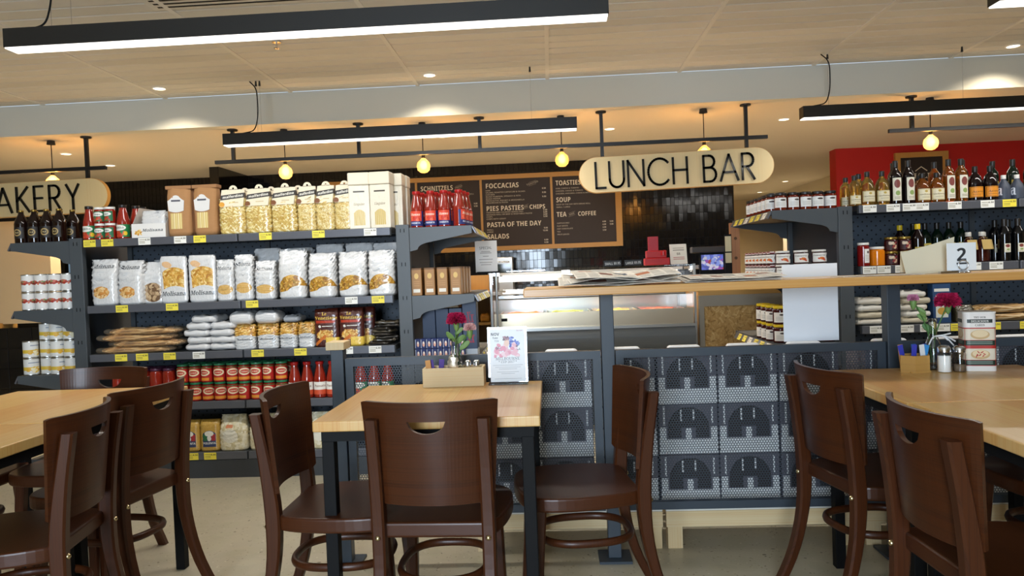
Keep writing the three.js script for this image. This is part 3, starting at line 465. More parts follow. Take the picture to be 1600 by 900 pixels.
// textures for bags
const bagT = {
  round: tex(256, 384, (g) => { g.fillStyle = WHITEBAG; g.fillRect(0, 0, 256, 384); script(g, 'Molisana', 128, 60, 46); g.save(); g.beginPath(); g.ellipse(110, 275, 84, 50, 0, 0, 7); g.clip(); g.fillStyle = '#b47c33'; g.fillRect(0, 0, 256, 384); scatter(g, 20, 220, 200, 330, 90, ['#d9964a', '#c98038', '#e9b873', '#f1cf98'], 20, 12); g.restore(); g.fillStyle = '#c9cdd0'; g.fillRect(60, 105, 90, 5); g.fillRect(60, 120, 60, 4); }),
  window: tex(256, 384, (g) => { g.fillStyle = WHITEBAG; g.fillRect(0, 0, 256, 384); g.save(); g.beginPath(); g.moveTo(24, 130); g.quadraticCurveTo(128, 60, 232, 120); g.lineTo(226, 262); g.quadraticCurveTo(128, 225, 34, 270); g.clip(); g.fillStyle = '#c89a3e'; g.fillRect(0, 0, 256, 384); scatter(g, 20, 80, 236, 270, 150, GOLD, 20, 9); g.restore(); g.fillStyle = '#e3b889'; g.beginPath(); g.ellipse(70, 70, 48, 26, 0.2, 0, 7); g.fill(); script(g, 'Molisana', 128, 308, 50); }),
  linguine: tex(256, 384, (g) => { g.fillStyle = WHITEBAG; g.fillRect(0, 0, 256, 384); script(g, 'Molisana', 128, 80, 44); g.save(); g.beginPath(); g.ellipse(128, 278, 112, 44, 0, 0, 7); g.clip(); g.fillStyle = '#d5ae6a'; g.fillRect(0, 0, 256, 384); for (let i = 0; i < 26; i++) { g.fillStyle = GOLD[i % 5]; g.fillRect(0, 234 + i * 3.6, 256, 2); } g.restore(); }),
  arch: tex(256, 384, (g) => { g.fillStyle = WHITEBAG; g.fillRect(0, 0, 256, 384); g.fillStyle = '#d3d6da'; for (const y of [90, 112, 130]) g.fillRect(50, y, 150, 3); g.save(); g.beginPath(); g.moveTo(0, 300); g.quadraticCurveTo(20, 205, 128, 200); g.quadraticCurveTo(240, 205, 256, 290); g.quadraticCurveTo(150, 270, 90, 318); g.quadraticCurveTo(50, 330, 0, 330); g.clip(); g.fillStyle = '#a5731f'; g.fillRect(0, 0, 256, 384); scatter(g, 0, 195, 256, 340, 150, ['#b98528', '#d2a140', '#8e5d17', '#e6c06c', '#9d7a2a'], 22, 8); g.restore(); }),
  mushroom: tex(256, 384, (g) => { g.fillStyle = WHITEBAG; g.fillRect(0, 0, 256, 384); g.save(); g.beginPath(); g.ellipse(128, 280, 118, 88, 0, 0, 7); g.clip(); g.fillStyle = '#8a6b48'; g.fillRect(0, 0, 256, 384); scatter(g, 10, 190, 246, 370, 80, ['#a98a66', '#c8ab84', '#6f5236', '#bfa07a'], 28, 20); g.restore(); }),
  goldTop: tex(256, 384, (g) => { g.fillStyle = '#c28d36'; g.fillRect(0, 0, 256, 384); scatter(g, 0, 0, 256, 230, 200, GOLD, 22, 9); g.fillStyle = WHITEBAG; g.beginPath(); g.moveTo(0, 384); g.lineTo(0, 190); g.quadraticCurveTo(128, 130, 256, 190); g.lineTo(256, 384); g.fill(); script(g, 'Molisana', 128, 228, 44); }),
  flour: tex(256, 256, (g) => { g.fillStyle = '#dccfa8'; g.fillRect(0, 0, 256, 256); scatter(g, 0, 0, 256, 256, 160, ['#e6dbb8', '#d3c498', '#efe6cb'], 24, 16); g.fillStyle = '#d8875c'; g.fillRect(70, 70, 60, 22); g.fillStyle = '#efe9d6'; g.beginPath(); g.ellipse(110, 150, 70, 48, 0, 0, 7); g.fill(); }),
  polenta: tex(256, 384, (g) => { g.fillStyle = '#c99f45'; g.fillRect(0, 0, 256, 384); scatter(g, 0, 0, 256, 384, 500, ['#d3ab52', '#bd9038', '#ddba6b'], 4, 3); g.fillStyle = '#23345f'; g.beginPath(); g.moveTo(38, 330); g.lineTo(38, 170); g.quadraticCurveTo(128, 90, 206, 170); g.lineTo(206, 330); g.fill(); g.fillStyle = '#1e6a3c'; g.fillRect(46, 175, 50, 80); g.fillStyle = '#a8202a'; g.fillRect(150, 175, 50, 80); g.fillStyle = '#ece9de'; g.beginPath(); g.ellipse(122, 168, 58, 34, 0, 0, 7); g.fill(); g.beginPath(); g.ellipse(122, 225, 26, 34, 0, 0, 7); g.fill(); text(g, 'POLENTA', 122, 285, 36, '#f4f2ea'); }),
  brownPack: tex(256, 384, (g) => { g.fillStyle = '#4a1a10'; g.fillRect(0, 0, 256, 384); text(g, 'Le', 110, 52, 40, '#e5c04d', { f: 'serif' }); text(g, 'Veneziane', 128, 92, 44, '#e5c04d', { f: 'serif' }); g.fillStyle = '#b5371d'; g.fillRect(20, 118, 200, 26); g.fillStyle = '#e7e2d6'; g.beginPath(); g.arc(60, 178, 14, 0, 7); g.fill(); g.fillRect(84, 172, 110, 8); g.fillStyle = '#c98334'; g.beginPath(); g.ellipse(110, 262, 84, 50, 0, 0, 7); g.fill(); scatter(g, 30, 220, 190, 300, 60, GOLD, 22, 9); g.fillStyle = '#e8c24a'; g.fillRect(120, 290, 136, 94); g.fillStyle = '#c86a20'; g.save(); g.translate(60, 320); g.rotate(-0.7); g.fillRect(-70, -14, 150, 28); g.restore(); }),
  brownPaper: tex(256, 384, (g) => { g.fillStyle = '#a97b4e'; g.fillRect(0, 0, 256, 384); for (let i = 0; i < 300; i++) { g.globalAlpha = 0.15; g.fillStyle = rnd() < 0.5 ? '#8e6439' : '#bd9166'; g.fillRect(rnd() * 256, rnd() * 384, rr(10, 60), 1.5); } g.globalAlpha = 1; g.fillStyle = '#dcc690'; g.fillRect(46, 205, 120, 120); for (let i = 0; i < 14; i++) { g.fillStyle = PALEP[i % 5]; g.fillRect(48 + i * 8.5, 205, 6, 120); } }),
  pasta: tex(256, 384, (g) => { g.fillStyle = '#c4a557'; g.fillRect(0, 0, 256, 384); scatter(g, 0, 0, 256, 384, 420, PALEP, 20, 6); }),
  ribbons: tex(256, 384, (g) => { g.fillStyle = '#cdb06a'; g.fillRect(0, 0, 256, 384); g.lineWidth = 5; for (let i = 0; i < 260; i++) { g.strokeStyle = PALEP[i % 5]; const x = rnd() * 256, y = rnd() * 384; g.beginPath(); g.arc(x, y, rr(14, 40), rnd() * 6, rnd() * 6); g.stroke(); } }),
  header: tex(256, 256, (g) => { g.fillStyle = '#e9dcc0'; g.fillRect(0, 0, 256, 256); g.fillStyle = '#3d3a36'; g.beginPath(); g.moveTo(0, 118); g.lineTo(256, 90); g.lineTo(256, 150); g.lineTo(0, 178); g.fill(); text(g, 'malferdino', 132, 132, 42, '#f4efe2', { r: -0.11 }); g.fillStyle = '#8a7f6c'; g.fillRect(60, 44, 130, 8); g.fillStyle = '#cdbb94'; g.fillRect(110, 200, 90, 14); }),
  spaghettiBox: tex(256, 512, (g) => { g.fillStyle = '#e8dfca'; g.fillRect(0, 0, 256, 512); g.fillStyle = '#d9cdb2'; g.fillRect(0, 118, 256, 5); text(g, 'PASTA', 128, 60, 34, '#b9ac90'); g.fillStyle = '#4b463c'; g.fillRect(58, 172, 140, 14); text(g, 'Linguine', 128, 290, 30, '#8a7a5c', { f: 'serif', slant: -0.2 }); g.save(); g.beginPath(); g.moveTo(60, 480); g.lineTo(60, 370); g.quadraticCurveTo(128, 310, 196, 370); g.lineTo(196, 480); g.clip(); g.fillStyle = '#b79a50'; g.fillRect(0, 0, 256, 512); for (let i = 0; i < 30; i++) { g.fillStyle = PALEP[i % 5]; g.save(); g.translate(60 + i * 5, 420); g.rotate(0.12); g.fillRect(-2, -110, 4, 220); g.restore(); } g.restore(); }),
  crumbs: tex(256, 128, (g) => { g.fillStyle = '#b08a58'; g.fillRect(0, 0, 256, 128); scatter(g, 0, 0, 256, 128, 500, ['#c29a66', '#8f6a3a', '#d9bb8c', '#6d4d26', '#e3cfa8'], 9, 3); }),
};
const crust = phy(0xffffff, 0.3, { map: bagT.crumbs });
const whiteFilm = film(null, { color: 0xd8d7d6 });
// glass bottles and jars
const bottlePts = { passata: [[0, 0], [0.036, 0], [0.038, 0.006], [0.038, 0.1], [0.035, 0.12], [0.022, 0.175], [0.02, 0.19], [0.02, 0.2]], beer: [[0, 0], [0.038, 0], [0.04, 0.006], [0.04, 0.12], [0.036, 0.14], [0.016, 0.18], [0.014, 0.2]], tall: [[0, 0], [0.031, 0], [0.033, 0.006], [0.033, 0.15], [0.029, 0.175], [0.014, 0.2], [0.013, 0.225]], round: [[0, 0], [0.037, 0], [0.039, 0.006], [0.039, 0.085], [0.036, 0.11], [0.026, 0.135], [0.013, 0.15], [0.012, 0.17]], flask: [[0, 0], [0.034, 0], [0.036, 0.008], [0.036, 0.07], [0.03, 0.1], [0.014, 0.13], [0.012, 0.15]] };
const scaleP = (pts, k) => pts.map(([r, y]) => [r, y * k]);
function bottle(name, o) { // o: pts, k, body, cap color/mat, capR, capH, label {map, y0, y1, arc, r}
  const p = proto(name, o.cat || 'bottle'), pts = scaleP(o.pts, o.k || 1), top = pts[pts.length - 1];
  part('glass', lathe([...pts, [0.0001, top[1]]], 22), o.body, p);
  part('cap', lathe([[0.0001, top[1] + o.capH], [o.capR * 0.96, top[1] + o.capH], [o.capR, top[1] + o.capH - 0.003], [o.capR, top[1] - (o.capDrop || 0.006)], [top[0] * 0.9, top[1] - (o.capDrop || 0.006)]].reverse(), 20), o.cap, p);
  if (o.label) { const r = o.label.r || 0.04, h = o.label.y1 - o.label.y0; part('label', new THREE.CylinderGeometry(r, r, h, 20, 1, true, -(o.label.arc || 1.9) / 2, o.label.arc || 1.9).translate(0, (o.label.y0 + o.label.y1) / 2, 0), o.label.mat, p); }
  return p;
}
const jar = (name, r, h, body, lidMat, label, lidH = 0.014) => {
  const p = proto(name, 'jar');
  part('glass', lathe([[0, 0], [r * 0.93, 0], [r, r * 0.12], [r, h - lidH - r * 0.3], [r * 0.86, h - lidH - 0.002], [r * 0.86, h - lidH], [0.0001, h - lidH]], 22), body, p);
  part('lid', lathe([[0.0001, h - lidH], [r * 0.92, h - lidH], [r * 0.94, h - lidH + 0.002], [r * 0.94, h - 0.002], [r * 0.91, h], [0.0001, h]], 22), lidMat, p);
  if (label) part('label', new THREE.CylinderGeometry(r + 0.0006, r + 0.0006, label.y1 - label.y0, 22, 1, true, -label.arc / 2, label.arc).translate(0, (label.y0 + label.y1) / 2, 0), label.mat, p);
  return p;
};
const can = (name, r, h, mat) => { const p = proto(name, 'can'); part('tin', lathe([[0, 0], [r * 0.97, 0], [r, 0.002], [r, 0.004], [r * 0.975, 0.006], [r * 0.975, h - 0.006], [r, h - 0.004], [r, h - 0.001], [r * 0.95, h - 0.001], [r * 0.94, h - 0.004], [0.0001, h - 0.004]], 24), M.steel, p); part('label', new THREE.CylinderGeometry(r * 0.985, r * 0.985, h - 0.014, 24, 1, true, -Math.PI, Math.PI * 2).translate(0, h / 2, 0), mat, p); return p; };
const L = (w, h, f) => std(0xffffff, 0.5, { map: tex(w, h, f) });
const fillR = (g, c, x, y, w, h) => { g.fillStyle = c; g.fillRect(x, y, w, h); };
const lab = {
  tomatoGreen: L(256, 128, (g) => { fillR(g, '#a8452a', 0, 0, 256, 128); fillR(g, '#1f7a45', 120, 0, 136, 128); g.fillStyle = '#e9e6dc'; g.beginPath(); g.ellipse(90, 34, 96, 30, 0, 0, 7); g.fill(); text(g, 'SPAGNOLO', 90, 34, 28, '#23402e'); scatter(g, 20, 80, 180, 125, 14, ['#c03a22', '#d55a30'], 20, 18); g.fillStyle = '#e6c22c'; g.beginPath(); g.arc(180, 92, 22, 0, 7); g.fill(); }),
  sauceGreen: L(128, 128, (g) => { fillR(g, '#1f6b44', 0, 0, 128, 128); g.fillStyle = '#e7e4dc'; g.beginPath(); g.ellipse(64, 36, 50, 26, 0, 0, 7); g.fill(); text(g, 'Sugo', 64, 36, 24, '#23402e'); scatter(g, 14, 82, 114, 118, 10, ['#c4532f', '#b63a22'], 18, 13); }),
  ale: L(128, 128, (g) => { fillR(g, '#1a120f', 0, 0, 128, 128); g.fillStyle = '#a98f5a'; g.beginPath(); g.arc(64, 62, 40, 0, 7); g.fill(); g.fillStyle = '#2a1d14'; g.beginPath(); g.arc(64, 62, 26, 0, 7); g.fill(); text(g, 'ALE', 64, 62, 24, '#d9c489'); }),
  passataBlue: L(256, 192, (g) => { fillR(g, '#27316f', 0, 0, 256, 192); fillR(g, '#d9482f', 30, 0, 170, 130); text(g, 'Rosso', 115, 44, 44, '#f2e3d2', { f: 'serif', slant: -0.2 }); scatter(g, 50, 70, 180, 120, 14, ['#e8674a', '#c93526'], 22, 16); text(g, 'PASSATA', 115, 155, 30, '#e9e9f2'); }),
  passataWhite: L(128, 96, (g) => { fillR(g, '#ece7dd', 0, 0, 128, 96); fillR(g, '#d2512e', 0, 60, 128, 36); text(g, 'Passata', 64, 30, 24, '#7d4a36', { f: 'serif' }); }),
  sugoRed: L(128, 160, (g) => { fillR(g, '#b3201c', 0, 0, 128, 160); g.fillStyle = '#efe2bd'; g.beginPath(); g.ellipse(64, 58, 48, 40, 0, 0, 7); g.fill(); g.fillStyle = '#c3402c'; g.beginPath(); g.ellipse(64, 58, 34, 24, 0, 0, 7); g.fill(); text(g, 'SUGO', 64, 58, 20, '#f6ead2'); fillR(g, '#e3962f', 8, 118, 96, 32); fillR(g, '#2a7a3c', 0, 0, 128, 8); }),
  canTomato: L(256, 128, (g) => { fillR(g, '#e6e3de', 0, 0, 256, 128); for (const x of [30, 94, 158, 222]) { scatter(g, x - 34, 46, x + 34, 72, 16, ['#b8452f', '#c96a50', '#a33526', '#8a4a3a'], 11, 9); fillR(g, '#6d9a64', x + 10, 48, 24, 8); } }),
  canCorn: L(256, 128, (g) => { fillR(g, '#dcdbd6', 0, 0, 256, 128); fillR(g, '#dcb940', 0, 66, 256, 30); for (const x of [50, 180]) { scatter(g, x - 34, 70, x + 34, 112, 30, ['#e3bd48', '#d8a83a', '#efe5c2'], 12, 9); } for (const x of [20, 150]) fillR(g, '#8b93a2', x, 26, 70, 8); }),
  white: L(128, 128, (g) => { fillR(g, '#e9e7e2', 0, 0, 128, 128); g.fillStyle = '#463a36'; g.beginPath(); g.ellipse(84, 30, 26, 12, 0, 0, 7); g.fill(); for (const y of [58, 72, 86, 100]) fillR(g, '#a8a39c', 20, y, 80, 4); }),
  jam: L(192, 128, (g) => { fillR(g, '#ebe8e2', 0, 0, 192, 128); text(g, 'Conserve', 70, 34, 26, '#4a423c', { f: 'serif', slant: -0.2 }); scatter(g, 60, 66, 140, 100, 8, ['#d9762c', '#c94a2a', '#e59a3c'], 18, 14); fillR(g, '#3b3b3b', 150, 30, 30, 44); }),
  vinegar: L(96, 192, (g) => { fillR(g, '#ded8c4', 0, 0, 96, 192); g.fillStyle = '#7b3a34'; g.beginPath(); g.ellipse(48, 50, 32, 36, 0, 0, 7); g.fill(); g.fillStyle = '#8aa05a'; g.beginPath(); g.ellipse(52, 128, 24, 20, 0, 0, 7); g.fill(); for (const y of [160, 172]) fillR(g, '#8f8670', 18, y, 60, 5); }),
  cream: L(128, 128, (g) => { fillR(g, '#ddd3b4', 0, 0, 128, 128); g.strokeStyle = '#b59c4a'; g.lineWidth = 5; g.strokeRect(6, 6, 116, 116); text(g, 'Condimento', 64, 62, 20, '#5c4f2e', { f: 'serif' }); g.fillStyle = '#b59c4a'; g.beginPath(); g.arc(64, 28, 13, 0, 7); g.fill(); fillR(g, '#9a8f6c', 30, 86, 70, 4); fillR(g, '#9a8f6c', 30, 98, 70, 4); }),
  orange: L(128, 128, (g) => { fillR(g, '#d98a1f', 0, 0, 128, 128); g.strokeStyle = '#7b4a12'; g.lineWidth = 4; g.strokeRect(8, 8, 112, 112); text(g, 'Aceto', 64, 60, 30, '#6b3d10', { f: 'serif' }); fillR(g, '#8a5514', 24, 90, 80, 5); }),
  blue: L(128, 128, (g) => { fillR(g, '#39404f', 0, 0, 128, 128); text(g, 'Glassa', 64, 74, 30, '#d9dde6', { f: 'serif' }); }),
  olive: L(96, 128, (g) => { fillR(g, '#b9a345', 0, 0, 96, 128); g.fillStyle = '#4a5a22'; g.beginPath(); g.ellipse(48, 50, 30, 34, 0, 0, 7); g.fill(); }),
};
const body = { cola: phy(0x1a0c08, 0.08), tomato: phy(0x8f2213, 0.12, { clearcoat: 1 }), sauce: phy(0x8a1c10, 0.15), jamDark: phy(0x3c0c0c, 0.1), honey: phy(0x6a1f0a, 0.1), peach: phy(0xe07d10, 0.12), dark: phy(0x140808, 0.07), amber: phy(0xc77a24, 0.06, { transmission: 0.85, thickness: 0.05, attenuationColor: new THREE.Color(0xd98c2c), attenuationDistance: 0.08 }), straw: phy(0xd9b65a, 0.06, { transmission: 0.9, thickness: 0.05, attenuationColor: new THREE.Color(0xe3c76c), attenuationDistance: 0.1 }), green: phy(0x0a1a10, 0.08), black: phy(0x08080a, 0.1), redBottle: phy(0x35100c, 0.1) };
const capM = { gold: std(0x9a7f3c, 0.35, { metalness: 0.8 }), black: std(0x17120f, 0.4), red: std(0xb01818, 0.35), green: std(0x2f7d55, 0.35), purple: std(0x4a1f3c, 0.4), white: std(0xe6e3dc, 0.4), yellow: std(0xd9b91c, 0.4), check: L(64, 32, (g) => { fillR(g, '#7c1f22', 0, 0, 64, 32); for (let i = 0; i < 8; i++) for (let j = 0; j < 4; j++) if ((i + j) % 2) fillR(g, '#e3d6d2', i * 8, j * 8, 8, 8); }) };
const P = {
  ale: bottle('ale_bottle', { pts: bottlePts.beer, body: body.cola, cap: capM.gold, capR: 0.0155, capH: 0.006, label: { mat: lab.ale, y0: 0.03, y1: 0.1, arc: 1.9, r: 0.0406 } }),
  passataG: bottle('passata_bottle', { pts: bottlePts.passata, body: body.tomato, cap: capM.black, capR: 0.023, capH: 0.008, capDrop: 0.01, label: { mat: lab.tomatoGreen, y0: 0.012, y1: 0.088, arc: 3.4, r: 0.0386 } }),
  passataB: bottle('passata_bottle', { pts: bottlePts.passata, k: 1.06, body: body.tomato, cap: capM.red, capR: 0.024, capH: 0.008, capDrop: 0.01, label: { mat: lab.passataBlue, y0: 0.012, y1: 0.1, arc: 3.2, r: 0.0386 } }),
  passataW: bottle('passata_bottle', { pts: bottlePts.passata, k: 1.04, body: body.tomato, cap: capM.red, capR: 0.024, capH: 0.008, capDrop: 0.01, label: { mat: lab.passataWhite, y0: 0.02, y1: 0.095, arc: 2.6, r: 0.0386 } }),
  sauceJar: jar('sauce_jar', 0.032, 0.098, body.sauce, capM.white, { mat: lab.sauceGreen, y0: 0.012, y1: 0.072, arc: 2.6 }),
  sugoJar: jar('sauce_jar', 0.0365, 0.112, body.sauce, capM.green, { mat: lab.sugoRed, y0: 0.006, y1: 0.09, arc: 2.7 }, 0.013),
  purpleJar: jar('tomato_jar', 0.039, 0.205, body.tomato, capM.purple, null, 0.016),
  canTomato: can('tomato_can', 0.042, 0.111, lab.canTomato), canCorn: can('vegetable_can', 0.044, 0.106, lab.canCorn),
  honeyJar: jar('honey_jar', 0.034, 0.105, body.honey, capM.black, { mat: lab.white, y0: 0.018, y1: 0.075, arc: 2.4 }, 0.016),
  jamJar: jar('jam_jar', 0.042, 0.079, body.jamDark, capM.white, { mat: lab.jam, y0: 0.008, y1: 0.06, arc: 2.7 }, 0.012),
  jamCheck: jar('jam_jar', 0.036, 0.079, body.jamDark, capM.check, { mat: lab.jam, y0: 0.01, y1: 0.06, arc: 2.6 }, 0.013),
  brownJar: jar('spread_jar', 0.043, 0.108, body.jamDark, capM.yellow, { mat: lab.white, y0: 0.012, y1: 0.07, arc: 1.8 }, 0.016),
  straw: bottle('vinegar_bottle', { pts: bottlePts.round, k: 1.05, body: body.straw, cap: capM.black, capR: 0.0145, capH: 0.016, capDrop: 0.014, label: { mat: lab.cream, y0: 0.02, y1: 0.082, arc: 2.2, r: 0.0396 } }),
  strawSmall: bottle('vinegar_bottle', { pts: bottlePts.tall, k: 0.72, body: body.straw, cap: capM.black, capR: 0.014, capH: 0.014, capDrop: 0.014, label: { mat: lab.cream, y0: 0.01, y1: 0.06, arc: 2.2, r: 0.0336 } }),
  amberRound: bottle('vinegar_bottle', { pts: bottlePts.round, k: 0.92, body: body.amber, cap: capM.black, capR: 0.0145, capH: 0.014, capDrop: 0.014, label: { mat: lab.cream, y0: 0.015, y1: 0.08, arc: 2.2, r: 0.0396 } }),
  redTall: bottle('vinegar_bottle', { pts: bottlePts.tall, k: 1.02, body: body.dark, cap: capM.black, capR: 0.0145, capH: 0.02, capDrop: 0.018, label: { mat: lab.vinegar, y0: 0.02, y1: 0.15, arc: 1.5, r: 0.0336 } }),
  amberTall: bottle('vinegar_bottle', { pts: bottlePts.tall, k: 1.0, body: body.amber, cap: capM.black, capR: 0.0145, capH: 0.02, capDrop: 0.018, label: { mat: lab.vinegar, y0: 0.02, y1: 0.15, arc: 1.5, r: 0.0336 } }),
  orangeLabel: bottle('vinegar_bottle', { pts: bottlePts.round, k: 1.06, body: body.dark, cap: capM.black, capR: 0.0145, capH: 0.018, capDrop: 0.016, label: { mat: lab.orange, y0: 0.02, y1: 0.08, arc: 2.4, r: 0.0396 } }),
  glaze: bottle('glaze_bottle', { pts: bottlePts.flask, k: 0.86, body: lab.blue, cap: capM.white, capR: 0.0135, capH: 0.012, capDrop: 0.01 }),
  oil: bottle('oil_bottle', { pts: bottlePts.tall, k: 0.98, body: body.green, cap: capM.black, capR: 0.0145, capH: 0.02, capDrop: 0.018, label: { mat: lab.olive, y0: 0.05, y1: 0.12, arc: 1.6, r: 0.0336 } }),
  oilYellow: bottle('oil_bottle', { pts: bottlePts.tall, k: 0.96, body: body.dark, cap: capM.yellow, capR: 0.0155, capH: 0.016, capDrop: 0.014, label: { mat: lab.olive, y0: 0.03, y1: 0.1, arc: 1.8, r: 0.0336 } }),
  darkTall: bottle('syrup_bottle', { pts: bottlePts.tall, k: 1.0, body: body.black, cap: capM.black, capR: 0.0145, capH: 0.016, capDrop: 0.04, label: { mat: lab.vinegar, y0: 0.05, y1: 0.1, arc: 1.1, r: 0.0336 } }),
};
P.tagged = bottle('tagged_bottle', { pts: bottlePts.flask, k: 1.06, body: body.redBottle, cap: std(0xcfcac0, 0.3), capR: 0.016, capH: 0.014, capDrop: 0.01 });
part('paper_tag', bx(0.052, 0.058, 0.0012).rotateX(-0.28), std(0xb89a5a, 0.8), P.tagged, [0.004, 0.1, 0.04]);
part('cord', new THREE.TorusGeometry(0.018, 0.0012, 6, 20).rotateX(1.2), std(0x9b8455, 0.8), P.tagged, [0, 0.135, 0.01]);
// ---------------------------------------------------------------- goods on the left gondola (front edge z = -4.3)
const ZF = -4.31;
const std1 = (name, cat, build) => { const p = proto(name, cat); build(p); return p; };
// top shelf: tomato bottles and jars at its left end
[[-2.795, -4.365], [-2.735, -4.44], [-2.583, -4.365], [-2.55, -4.45], [-2.56, -4.54]].forEach(([x, z], i) => put(P.passataG, [x, S[0], z], 0.2 - i * 0.05, `${ORD[i]} green-labelled tomato bottle from the left on the top pasta shelf`, 'green-labelled tomato bottles'));
[-2.72, -2.655].forEach((x, c) => ['lower', 'upper'].forEach((w, r) => put(P.sauceJar, [x, S[0] + r * 0.0985, -4.35], 0.1 - c * 0.4, `${w} white-lidded sauce jar, ${c ? 'right' : 'left'} one of two columns between tomato bottles`, 'small sauce jars')));
{ // opened display carton with pouches
  const o = thing('display_carton', 'opened white display carton with slanted sides beside the brown paper bags', 'carton', [-2.402, S[0], -4.32]);
  const face = L(256, 128, (g) => { fillR(g, '#e4e1dc', 0, 0, 256, 128); script(g, 'Molisana', 160, 60, 34); scatter(g, 20, 56, 70, 96, 20, GOLD, 12, 8); });
  const side = new THREE.Shape(); side.moveTo(0, 0); side.lineTo(0.3, 0); side.lineTo(0.3, 0.19); side.lineTo(0.09, 0.19); side.lineTo(0, 0.07); side.closePath();
  for (const x of [-0.105, 0.103]) part('side_flap', new THREE.ExtrudeGeometry(side, { depth: 0.002, bevelEnabled: false }).rotateY(Math.PI / 2), std(0xb9b2ab, 0.7), o, [x, 0, 0]);
  part('front_panel', bx(0.21, 0.085, 0.002, 0, 0.0425, 0), face, o); part('floor_panel', bx(0.206, 0.002, 0.29, 0, 0.001, -0.15), M.card, o); part('back_panel', bx(0.206, 0.18, 0.002, 0, 0.091, -0.298), M.card, o);
}
const pouch = std1('pasta_pouch', 'pouch', (p) => part('bag', bagGeo(0.15, 0.165, 0.05, { seed: 4, topD: 0.008 }), film(bagT.mushroom), p));
[0, 1].forEach((i) => put(pouch, [-2.4, S[0] + 0.0025, -4.39 - i * 0.075], 0, `${['front', 'rear'][i]} clear pouch standing inside the opened white carton`, 'pouches in the carton'));
// brown paper bags with a round-shouldered label
const paperBag = std1('paper_bag', 'bag', (p) => {
  part('bag', mg([muvFront(bagGeo(0.146, 0.3, 0.09, { seed: 3, full: 0.8, topD: 0.06, topW: 0.97, wrinkle: 0.0015, nv: 10 }), 0.152, 0.3)]), std(0xffffff, 0.8, { map: bagT.brownPaper }), p);
  part('folded_top', rbx(0.156, 0.022, 0.066, 0.004, 0, 0.296, 0.002), std(0xa0734a, 0.8), p);
  const s = new THREE.Shape(); s.moveTo(-0.045, 0); s.quadraticCurveTo(0, -0.02, 0.045, 0); s.lineTo(0.05, 0.06); s.quadraticCurveTo(0.03, 0.07, 0.02, 0.085); s.quadraticCurveTo(0, 0.1, -0.02, 0.085); s.quadraticCurveTo(-0.03, 0.07, -0.05, 0.06); s.closePath();
  part('label', new THREE.ExtrudeGeometry(s, { depth: 0.0008, bevelEnabled: false }), std(0xdcdad6, 0.6), p, [-0.012, 0.155, 0.0452]);
  part('label_print', bx(0.055, 0.01, 0.0006, -0.012, 0.215, 0.0465), std(0x50505a, 0.6), p);
});
function muvFront(g, w, h) { const p = g.attributes.position, uv = g.attributes.uv; for (let i = 0; i < p.count; i++) uv.setXY(i, p.getX(i) / w + 0.5, p.getY(i) / h); return g; }
put(paperBag, [-2.222, S[0], -4.375], 0.06, 'left brown kraft paper bag with a white label on the top shelf', 'kraft pasta bags'); put(paperBag, [-2.058, S[0], -4.375], -0.03, 'right brown kraft paper bag with a white label on the top shelf', 'kraft pasta bags');
// clear pasta bags with a folded header card
const headBag = (w, kind, seed) => std1('pasta_bag', 'pasta bag', (p) => {
  part('bag', bagGeo(w, 0.215, 0.085, { seed, full: 0.7, topD: 0.03, wrinkle: 0.005 }), film(bagT[kind]), p);
  const s = new THREE.Shape(), a = w * 0.44; s.moveTo(-a, 0); s.lineTo(a, 0); s.lineTo(a, 0.105); s.lineTo(0.026, 0.108); s.quadraticCurveTo(0.02, 0.132, 0, 0.132); s.quadraticCurveTo(-0.02, 0.132, -0.026, 0.108); s.lineTo(-a, 0.105); s.closePath();
  const hole = new THREE.Path(); hole.absarc(0, 0.114, 0.006, 0, Math.PI * 2, true); s.holes.push(hole);
  const g = new THREE.ExtrudeGeometry(s, { depth: 0.088, bevelEnabled: false, curveSegments: 8 }).translate(0, 0, -0.044), ps = g.attributes.position, uv = g.attributes.uv; for (let i = 0; i < ps.count; i++) { uv.setXY(i, ps.getX(i) / a / 2 + 0.5, ps.getY(i) / 0.132); const y = ps.getY(i); ps.setZ(i, ps.getZ(i) * Math.max(0.03, 1 - y / 0.112)); }
  part('header_card', g, std(0xffffff, 0.55, { map: bagT.header }), p, [0, 0.165, 0]);
  part('seal', cyl(0.016, 0.016, 0.003, 0, 0, 0, 18).rotateX(Math.PI / 2), std(seed === 1 ? 0xd9992c : 0x7a4a26, 0.5), p, [-w * 0.36, 0.178, 0.042]);
});
const hbW = [1, 2, 3].map((k) => headBag(0.158, 'pasta', k)), hbN = [4, 5, 6].map((k) => headBag(0.116, 'ribbons', k));
[-1.893, -1.734, -1.575].forEach((x, i) => put(hbW[i], [x, S[0], -4.37], rr(-0.08, 0.08), `${['leftmost', 'second', 'third'][i]} wide clear pasta bag with header card on the top shelf`, 'header card pasta bags'));
[-1.438, -1.325, -1.212].forEach((x, i) => put(hbN[i], [x, S[0], -4.37], rr(-0.05, 0.12), `${ORD[i]} narrow clear bag of ribbon pasta beside the tall white packs`, 'header card pasta bags'));
for (let k = 0; k < 5; k++) put(hbN[k % 3], [-1.88 + k * 0.17, S[0], -4.5 - rnd() * 0.03], rr(-0.1, 0.1), `${ORD[k]} pasta bag of the row behind on the top shelf`, 'header card pasta bags');
const spag = std1('pasta_pack', 'pasta pack', (p) => { part('pack', muvFront(rbx(0.124, 0.26, 0.085, 0.006, 0, 0.13, 0), 0.124, 0.34), film(bagT.spaghettiBox), p); part('folded_top', rbx(0.128, 0.075, 0.1, 0.008, 0, 0.297, 0), std(0xe3d9c2, 0.5), p); });
